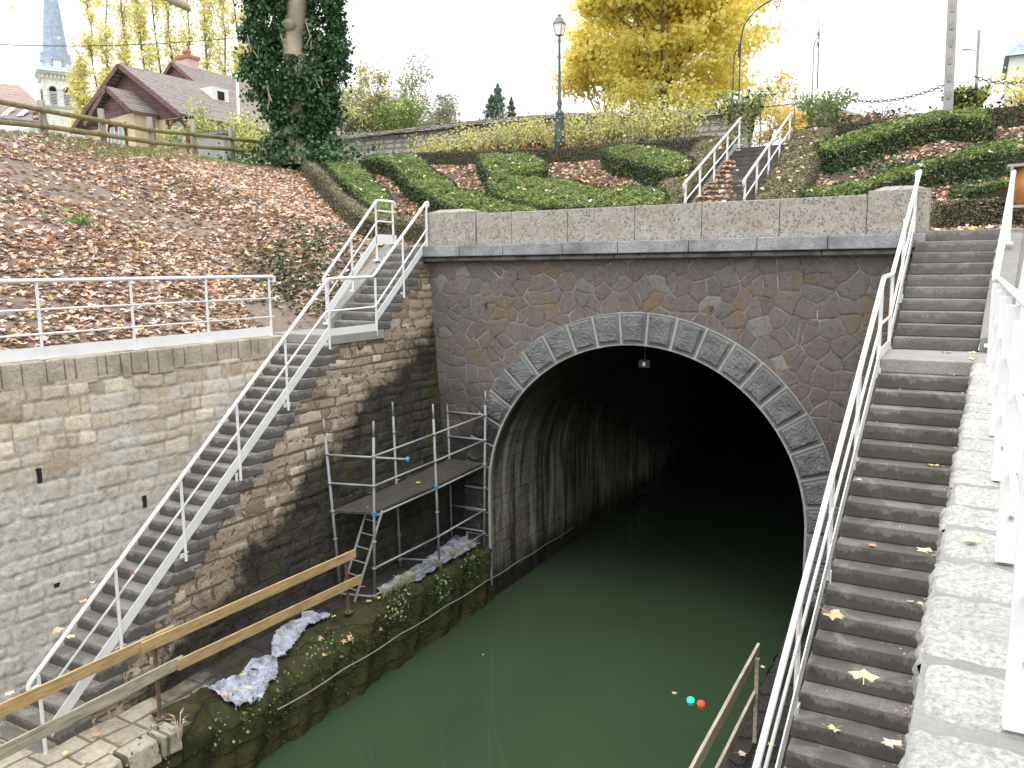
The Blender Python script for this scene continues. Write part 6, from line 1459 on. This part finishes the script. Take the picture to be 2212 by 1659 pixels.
litter('fallen_leaves', 'line of orange leaves at the head of the right stairs', np.c_[xy, zt2+g_.uniform(0, .06, N)], .11, [3, 4, 1, 2, 1])
N = 260; p0 = P(905, 1170, 'z', 1.2); xy = np.array([(p0.x, p0.y)])+g_.normal(0, 1, (N, 2))*[.16, .55]
litter('fallen_leaves', 'heap of rusty wet leaves under the scaffold', np.c_[np.clip(xy[:, 0], -4.2, -3.3), np.clip(xy[:, 1], -2.5, -.1), 1.2+g_.uniform(0, .09, N)], .12, [2, 3], .6, ['fl_brown', 'fl_red'])
N = 34; litter('fallen_leaves', 'sparse orange leaves caught along the mossy quay edge', np.c_[g_.uniform(-3.35, -3.08, N), g_.uniform(-5.5, -.2, N), g_.uniform(.75, 1.2, N)], .10, [3, 2], .9, ['fl_orange', 'fl_tan'])
# grass tufts and ivy on the bank
def blades(name, label, centres, n, h_, mats, spread=.06, cat='grass'):
    mb = MB(); rr = random.Random(len(label))
    for c_ in centres:
        for k in range(n):
            a = rr.uniform(0, 6.28); r_ = abs(rr.gauss(0, spread)); b_ = Vector(c_)+Vector((math.cos(a)*r_, math.sin(a)*r_, 0)); L = h_*rr.uniform(.5, 1.2); d = Vector((math.cos(a)*.5, math.sin(a)*.5, 0))*L; s_ = Vector((-math.sin(a), math.cos(a), 0))*.006
            m1 = b_+d*.35+Vector((0, 0, L*.7)); e = b_+d+Vector((0, 0, L*.75))
            mb.add([b_-s_, b_+s_, m1+s_*.8, m1-s_*.8, e], [(0, 1, 2, 3), (3, 2, 4)])
    return tag(mb.build(name, [M[m] for m in mats], fix=False), label, cat, kind='stuff')
cs = []; rr = random.Random(12)
for k in range(330):
    t = rr.random(); a = posts[1].lerp(posts[-1], t); x = a.x+rr.uniform(.1, 1.2)*(1-.2*t); y_ = a.y+rr.uniform(-.8, .5); cs.append((x, y_, H(x, y_)))
blades('grass', 'strip of green grass along the foot of the wooden fence', cs, 14, .13, ['grass'], .14)
cs = []
for k in range(46):
    x, y_ = rr.uniform(-14, -6.1), rr.uniform(-12, 1); cs.append((x, y_, H(x, y_)))
cs += [(-5.95-rr.random()*.3, rr.uniform(-9, -3.5), 5.72) for k in range(40)]
blades('grass', 'scattered grass tufts poking through the leaves of the left bank', cs, 12, .12, ['grass'], .09)
pts = []
for px, py, s_ in ((640, 590, .5), (600, 610, .35), (690, 560, .5), (640, 625, .3), (740, 530, .5), (700, 545, .6), (590, 585, .3)):
    c_ = G(px, py); k = 170; q = g_.normal(0, s_*1.3, (k, 2)); pts += [(c_.x+a, c_.y+b, H(c_.x+a, c_.y+b)+g_.uniform(.02, .09)) for a, b in q if -c_.x-a > 5.9]
tag(cloud('ivy_patch', pts, np.tile([0, 0, 1.], (len(pts), 1)), .08, [M['ivy'], M['drygreen']], None, 'oval', aspect=.85, jitter=.35, wts=[4, 1]), 'patch of dark ivy on the bank beside the upper left flight', 'ivy', kind='stuff')
c_ = G(176, 487); tag(cloud('weed', [(c_.x+a*.13, c_.y+b*.13, H(c_.x, c_.y)+abs(d)*.10) for a, b, d in g_.normal(size=(90, 3))], None, .11, M['grass'], None, 'oval'), 'single bright green weed in the leaves of the left bank', 'weed')
pts = []
for bx, by in ((7, 1), (6.4, 3), (5, 6), (3.5, 6.8), (4.7, 3.9), (2.6, 4.5), (6.8, 4.9)):
    q = g_.normal(0, 1, (420, 2))*[.9, .25]; pts += [(bx+a, by+b, H(bx+a, by+b)+g_.uniform(.02, .18)) for a, b in q if bx+a > 2.05]
tag(cloud('ivy_patch', pts, np.tile([0, 0, 1.], (len(pts), 1)), .08, M['ivy'], None, 'oval', aspect=.85), 'dark green ivy under the hedges of the right garden slope', 'ivy', kind='stuff')
# plants on the quay face
def clump(label, px, py, n, s_, mats, leaf=.07, name='weed_clump', X=-3.12, sz=(1, 1)):
    c_ = P(px, py, 'x', X); q = g_.normal(size=(n, 3))*[.04, s_*sz[0], s_*sz[1]]
    return tag(cloud(name, np.array(c_)+q, np.tile([1., 0, .5], (n, 1)), leaf, [M[m] for m in mats], None, 'oval', jitter=.8), label, 'weeds', kind='stuff')
clump('bright green fern-like weed on the quay face below the scaffold', 955, 1270, 160, .13, ['grass', 'ivy'], .075)
clump('leafy green weeds on the mossy wall below the plank end', 700, 1400, 130, .30, ['grass', 'ivy'], .045, sz=(1.2, .5))
clump('pale creeper hanging on the quay wall left of the fern', 865, 1310, 110, .17, ['greyleaf', 'drygreen'], .055)
clump('small green weeds near the quay end under the arch foot', 1020, 1215, 150, .16, ['grass', 'ivy'], .05)
clump('sparse weeds at the near end of the dark quay wall', 520, 1560, 130, .28, ['ivy', 'drygreen'], .05, sz=(1.2, .5))
clump('tiny weeds on the near quay wall beside the dry grass tuft', 330, 1640, 90, .2, ['ivy', 'drygreen'], .05)
c_ = P(385, 1590, 'x', -3.06); tag(blades('grass', 'dry straw tuft hanging from the near quay edge', [(c_.x+.02, c_.y, c_.z)], 26, .35, ['fl_tan'], .03), None)
c_ = P(865, 1270, 'x', -3.15); blades('grass', 'green grass tufts drooping over the quay edge under the scaffold', [(c_.x+.05, c_.y+a, c_.z+.05) for a in (-.5, -.2, 0, .1, .3, 1.1, 1.6, 2.2)], 40, .20, ['drygreen'], .07)
N = 2600; yv_ = g_.uniform(-6.5, -.1, N); pts = np.c_[g_.uniform(-3.18, -3.02, N), yv_, 1.12-np.array([qdrop(-3.14, a) for a in yv_])-np.abs(g_.normal(0, .38, N))]
tag(cloud('moss', pts, np.tile([1., 0, .3], (N, 1)), .035, [M['yewdark'], M['hedgecore']], None, 'oval'), 'moss and tiny leaves covering the left quay face', 'moss', kind='stuff')

# ------------------------------------------------------------------ single leaves one can point at
def leaf(label, p, size, mat, rot=0, tilt=0):
    mb = MB(); n = 5; prof = []
    for k in range(7):
        a = R(-135+45*k); L = [.34, .46, .5, .56, .5, .46, .34][k]; prof.append((math.sin(a)*L, math.cos(a)*L, .03*((k % 2)*2-1)))
        if k < 6: a2 = a+R(22.5); prof.append((math.sin(a2)*.345, math.cos(a2)*.345, .02))
    c_, s_ = math.cos(rot), math.sin(rot)
    vs = [(p.x+size*(x*c_-y_*s_), p.y+size*(x*s_+y_*c_), p.z+.012+size*(z*1.6+.35*tilt*y_+.12*x*x)) for x, y_, z in [(0, 0, .0)]+prof]
    mb.add(vs, [(0, i, i+1) for i in range(1, len(prof))])
    d = Vector((-s_, c_, 0)); a = p+Vector((0, 0, .012)); w_ = Vector((c_, s_, 0))*size*.012
    mb.add([a-w_, a+w_, a-d*size*.65+w_+Vector((0, 0, .008)), a-d*size*.65-w_+Vector((0, 0, .008))], [(0, 1, 2, 3)])
    return tag(mb.build('fallen_leaf', M[mat], fix=False), label, 'leaf')
def stepz_R(py):   # intersect with right stair treads
    return py
def on_right(px, py):
    best = None
    for k in range(0, NLOW):
        z = ZL-RIS*(k); y0 = YL0-.218*k
        q = P(px, py, 'z', z)
        lo, hi = (y0, y0+.218) if k else (YL0, YL1)
        if lo <= q.y <= hi+.02: return q
    return P(px, py, 'z', ZL-.5)
def on_left(px, py):
    for k in range(0, NLOW):
        z = ZL-RIS*k; y0 = YL0-TRD*k; q = P(px, py, 'z', z); lo, hi = (y0, y0+TRD) if k else (YL0, YL1)
        if lo <= q.y <= hi+.02: return q
    return P(px, py, 'z', 3)
def zb3(x, y_): return ((2732+x*.6175)/1.8517, (2048+y_*.6175)/1.8517)
def z6(x, y_): return ((2732+x*.6175)/1.8517, (1024+y_*.6175)/1.8517)
def zb1(x, y_): return (x*.33347, (2048+y_*.6175)/1.8517)
rr = random.Random(31)
for f_, z_, xy_, s_, m_, lab in [
    (on_right, zb3, (1170, 1085), .13, 'fl_pale', 'large pale yellow leaf lying on the middle of the lower right stairs'),
    (on_right, zb3, (985, 1410), .14, 'fl_pale', 'pale green-yellow leaf with pointed lobes near the bottom of the right stairs'),
    (on_right, zb3, (1360, 1525), .08, 'fl_pink', 'pinkish leaf at the wall side of a bottom right step'),
    (on_right, zb3, (1235, 225), .12, 'fl_orange', 'curled orange leaf on the right stairs, upper part of the dark flight'),
    (on_right, zb3, (1630, 290), .06, 'fl_orange', 'small orange leaf against the right coping wall'),
    (on_right, zb3, (960, 675), .12, 'fl_orange', 'orange-brown leaf at the railing side of the right stairs'),
    (on_right, zb3, (1470, 583), .08, 'fl_pale', 'small pale leaf near the wall, left one of a pair on the right stairs'),
    (on_right, zb3, (1565, 615), .08, 'fl_pale', 'small pale leaf touching the coping wall, right one of a pair'),
    (on_right, z6, (1620, 1362), .15, 'fl_yellow', 'flat yellow-green leaf on a tread beside the coping wall'),
    (on_right, z6, (1745, 775), .12, 'fl_yellow', 'yellow leaf on the second tread below the right landing'),
    (on_right, z6, (1440, 602), .11, 'fl_yellow', 'yellow leaf at the left corner of the right landing'),
    (on_right, z6, (1545, 605), .13, 'fl_orange', 'orange and yellow leaf left of centre on the right landing'),
    (on_right, z6, (1620, 605), .12, 'fl_orange', 'brown-orange leaf standing at the middle of the right landing'),
    (on_right, z6, (1705, 628), .15, 'fl_orange', 'largest bright orange leaf on the right landing'),
    (on_right, z6, (1875, 632), .12, 'fl_yellow', 'yellow leaf right of centre on the right landing'),
    (on_right, z6, (1880, 670), .14, 'fl_yellow', 'flat yellow leaf at the front edge of the right landing'),
    (on_right, z6, (1410, 1098), .05, 'fl_red', 'tiny red leaf on a tread in the middle of the right stairs'),
    (on_right, z6, (1140, 1455), .08, 'fl_pale', 'small pale leaf at the railing side below the yellow-green one'),
    (on_left, zb1, (360, 775), .18, 'fl_orange', 'big orange leaf near the bottom of the left stairs'),
    (on_left, zb1, (460, 815), .10, 'fl_pale', 'pale leaf behind the mid rail near the bottom of the left stairs'),
    (on_left, zb1, (535, 580), .12, 'fl_orange', 'orange leaf on the left stairs, above the big orange one'),
    (on_left, zb1, (600, 458), .08, 'fl_tan', 'tan leaf at the wall side of the lower left stairs'),
    (on_left, zb1, (860, 408), .09, 'fl_red', 'rust-red leaf beside the stringer of the left stairs'),
    (on_left, zb1, (68, 1183), .10, 'fl_pale', 'pale leaf on the lowest visible left step')]:
    p = f_(*z_(*xy_)); leaf(lab, p, s_, m_, rr.uniform(0, 6.28), rr.uniform(-.4, .6))
for px, py, s_, m_, lab in [((1735*.33347), 0, 0, 0, 0)][:0]: pass
def dk(px, py): return P(px, py, 'z', 2.845)
for px, py, s_, m_, lab in [(788, 1052, .17, 'fl_yellow', 'large yellow leaf at the near end of the scaffold deck'), (857, 1038, .12, 'fl_orange', 'orange leaf at the back of the scaffold deck'), (903, 1044, .11, 'fl_yellow', 'yellow leaf on the scaffold deck beside the middle pole'),
                            (935, 1003, .11, 'fl_yellow', 'yellow leaf behind the middle scaffold pole'), (980, 1004, .09, 'fl_orange', 'orange leaf toward the far end of the scaffold deck'), (1007, 1003, .08, 'fl_yellow', 'small yellow leaf at the far end of the scaffold deck'), (800, 1066, .08, 'fl_red', 'red leaf at the corner of the scaffold deck')]:
    leaf(lab, dk(px, py), s_, m_, rr.uniform(0, 6.28), .3)
for (x, y_), z, s_, m_, lab in [((1496, 1499), 0, .10, 'fl_pale', None), ((1457, 1499), 0.0, .10, 'fl_pale', 'pale leaf floating on the water left of the green reflection'), ((889, 1402), 0, .10, 'fl_orange', 'orange leaf floating close to the left quay, nearer one'), ((876, 1409), 0, .10, 'fl_orange', 'orange leaf floating close to the left quay, left one'),
                                ((1043, 1415), 0, .05, 'fl_pale', 'tiny pale leaf floating in mid canal'), ((838, 1225), 1.2, .14, 'fl_yellow', 'yellow leaf under the scaffold on the quay'), ((797, 1300), 1.2, .12, 'fl_orange', 'orange leaf on the quay left of the front scaffold pole'), ((816, 1293), 1.2, .12, 'fl_yellow', 'yellow leaf at the foot of the front scaffold pole'),
                                ((784, 1268), 1.2, .11, 'fl_orange', 'orange-yellow leaf at the ladder foot'), ((720, 1332), 1.2, .10, 'fl_yellow', 'yellow leaf on the quay beyond the twisted plastic sheet'), ((484, 1502), 1.27, .12, 'fl_orange', 'orange leaf on the near plastic sheet, left one'), ((510, 1490), 1.27, .11, 'fl_orange', 'orange leaf on the near plastic sheet, middle one'), ((535, 1487), 1.27, .11, 'fl_tan', 'tan leaf on the near plastic sheet, right one'),
                                ((525, 1457), 1.22, .11, 'fl_yellow', 'yellow leaf at the back rim of the near plastic sheet'), ((206, 1590), 1.21, .12, 'fl_orange', 'curled orange leaf on the near flagstones'), ((161, 1584), 1.21, .11, 'fl_pale', 'yellow-green leaf on the near flagstones'), ((144, 1628), 1.21, .11, 'fl_pale', 'pale yellow leaf on the nearest flagstones'),
                                ((1600, 1630), 1.18, .13, 'fl_tan', 'tan leaf on the dark right quay, nearest one'), ((1667, 1610), 1.18, .11, 'fl_yellow', 'yellow leaf between the right railing and the right quay'), ((1646, 1442), 1.18, .09, 'fl_pale', 'small pale leaf on the right quay beside the railing')]:
    if lab: leaf(lab, P(x, y_, 'z', z), s_, m_, rr.uniform(0, 6.28), .2)
for px, py, s_, m_, lab in [(2000, 1196, .07, 'fl_pale', 'small yellow leaf on the right coping stones'), (2105, 1174, .09, 'fl_pale', 'pale leaf on the right coping near the railing post')]: leaf(lab, P(px, py, 'z', 5.78), s_, m_, 1.2, .1)
N = 420; kk = g_.integers(0, NLOW-6, N); zz = ZL-RIS*kk; yv = YL0-.218*kk+g_.uniform(.02, .2, N); side = g_.random(N) < .8
xv = np.where(side, np.array([XI(a, b) for a, b in zip(yv, zz)])-np.abs(g_.normal(0, .05, N)), g_.uniform(4.35, 5.2, N))
litter('leaf_crumbs', 'small leaf crumbs and grit collected on the right stair treads', np.c_[xv, yv, zz+.006], .022, [2, 1, 4, 1], .3, ['fl_pink', 'fl_orange', 'fl_brown', 'fl_tan'])
# signal reflections on the water, put in as glowing discs
for (px, py), m_, lab in (((1492, 1511), 'green_em', 'green light reflection built as a glowing disc on the canal water'), ((1514, 1518), 'red_em', 'red light reflection built as a glowing disc on the canal water, right of the green one')):
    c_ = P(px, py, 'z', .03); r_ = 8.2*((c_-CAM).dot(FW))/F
    T = thing('signal_reflection', lab, 'reflection', (c_.x, c_.y, 0)); MB().lathe((c_.x, c_.y, -.02), [(r_*.5, 0), (r_*.95, .02), (r_, .045), (r_*.85, .07), (r_*.4, .085)], 18).build('glowing_disc', M[m_], T, smooth=True)
GRP = {'hedge': 'clipped hedges of the garden behind the parapet', 'fallen_leaf': 'single fallen leaves lying on steps, deck, quay and water', 'shrub': 'yellow-green shrubs of the terrace and house garden', 'stair_railing': 'white stair railings', 'path_railing': 'white path railings',
       'stone_stairs': 'stone stairs either side of the canal', 'guard_rail': 'plank guard rails along the quays', 'plastic_sheet': 'plastic sheets lying on the left quay', 'gate_pillar': 'ivy-grown pillars of the terrace', 'iron_arch': 'iron arch brackets over the garden steps', 'chain': 'iron chains of the terrace',
       'house': 'houses around the canal', 'signal_reflection': 'two light reflections built as glowing discs on the water', 'conifer_tree': 'conifer tips over the garden wall', 'maple_tree': 'yellow trees behind the wall', 'retaining_wall': 'upper retaining walls', 'stair_wall': 'walls carrying the stairs', 'quay': 'quays either side of the canal', 'utility_pole': 'grey poles at the top right', 'ground_plant': 'low red-leaved ground plants', 'street_lamp': 'street lamps'}
for o in bpy.data.objects:
    if o.parent is None and 'label' in o.keys() and 'group' not in o.keys() and o.get('kind') is None and o.name.split('.')[0] in GRP: o['group'] = GRP[o.name.split('.')[0]]
for o in list(bpy.data.objects):
    if '_base' in o.keys(): del o['_base']
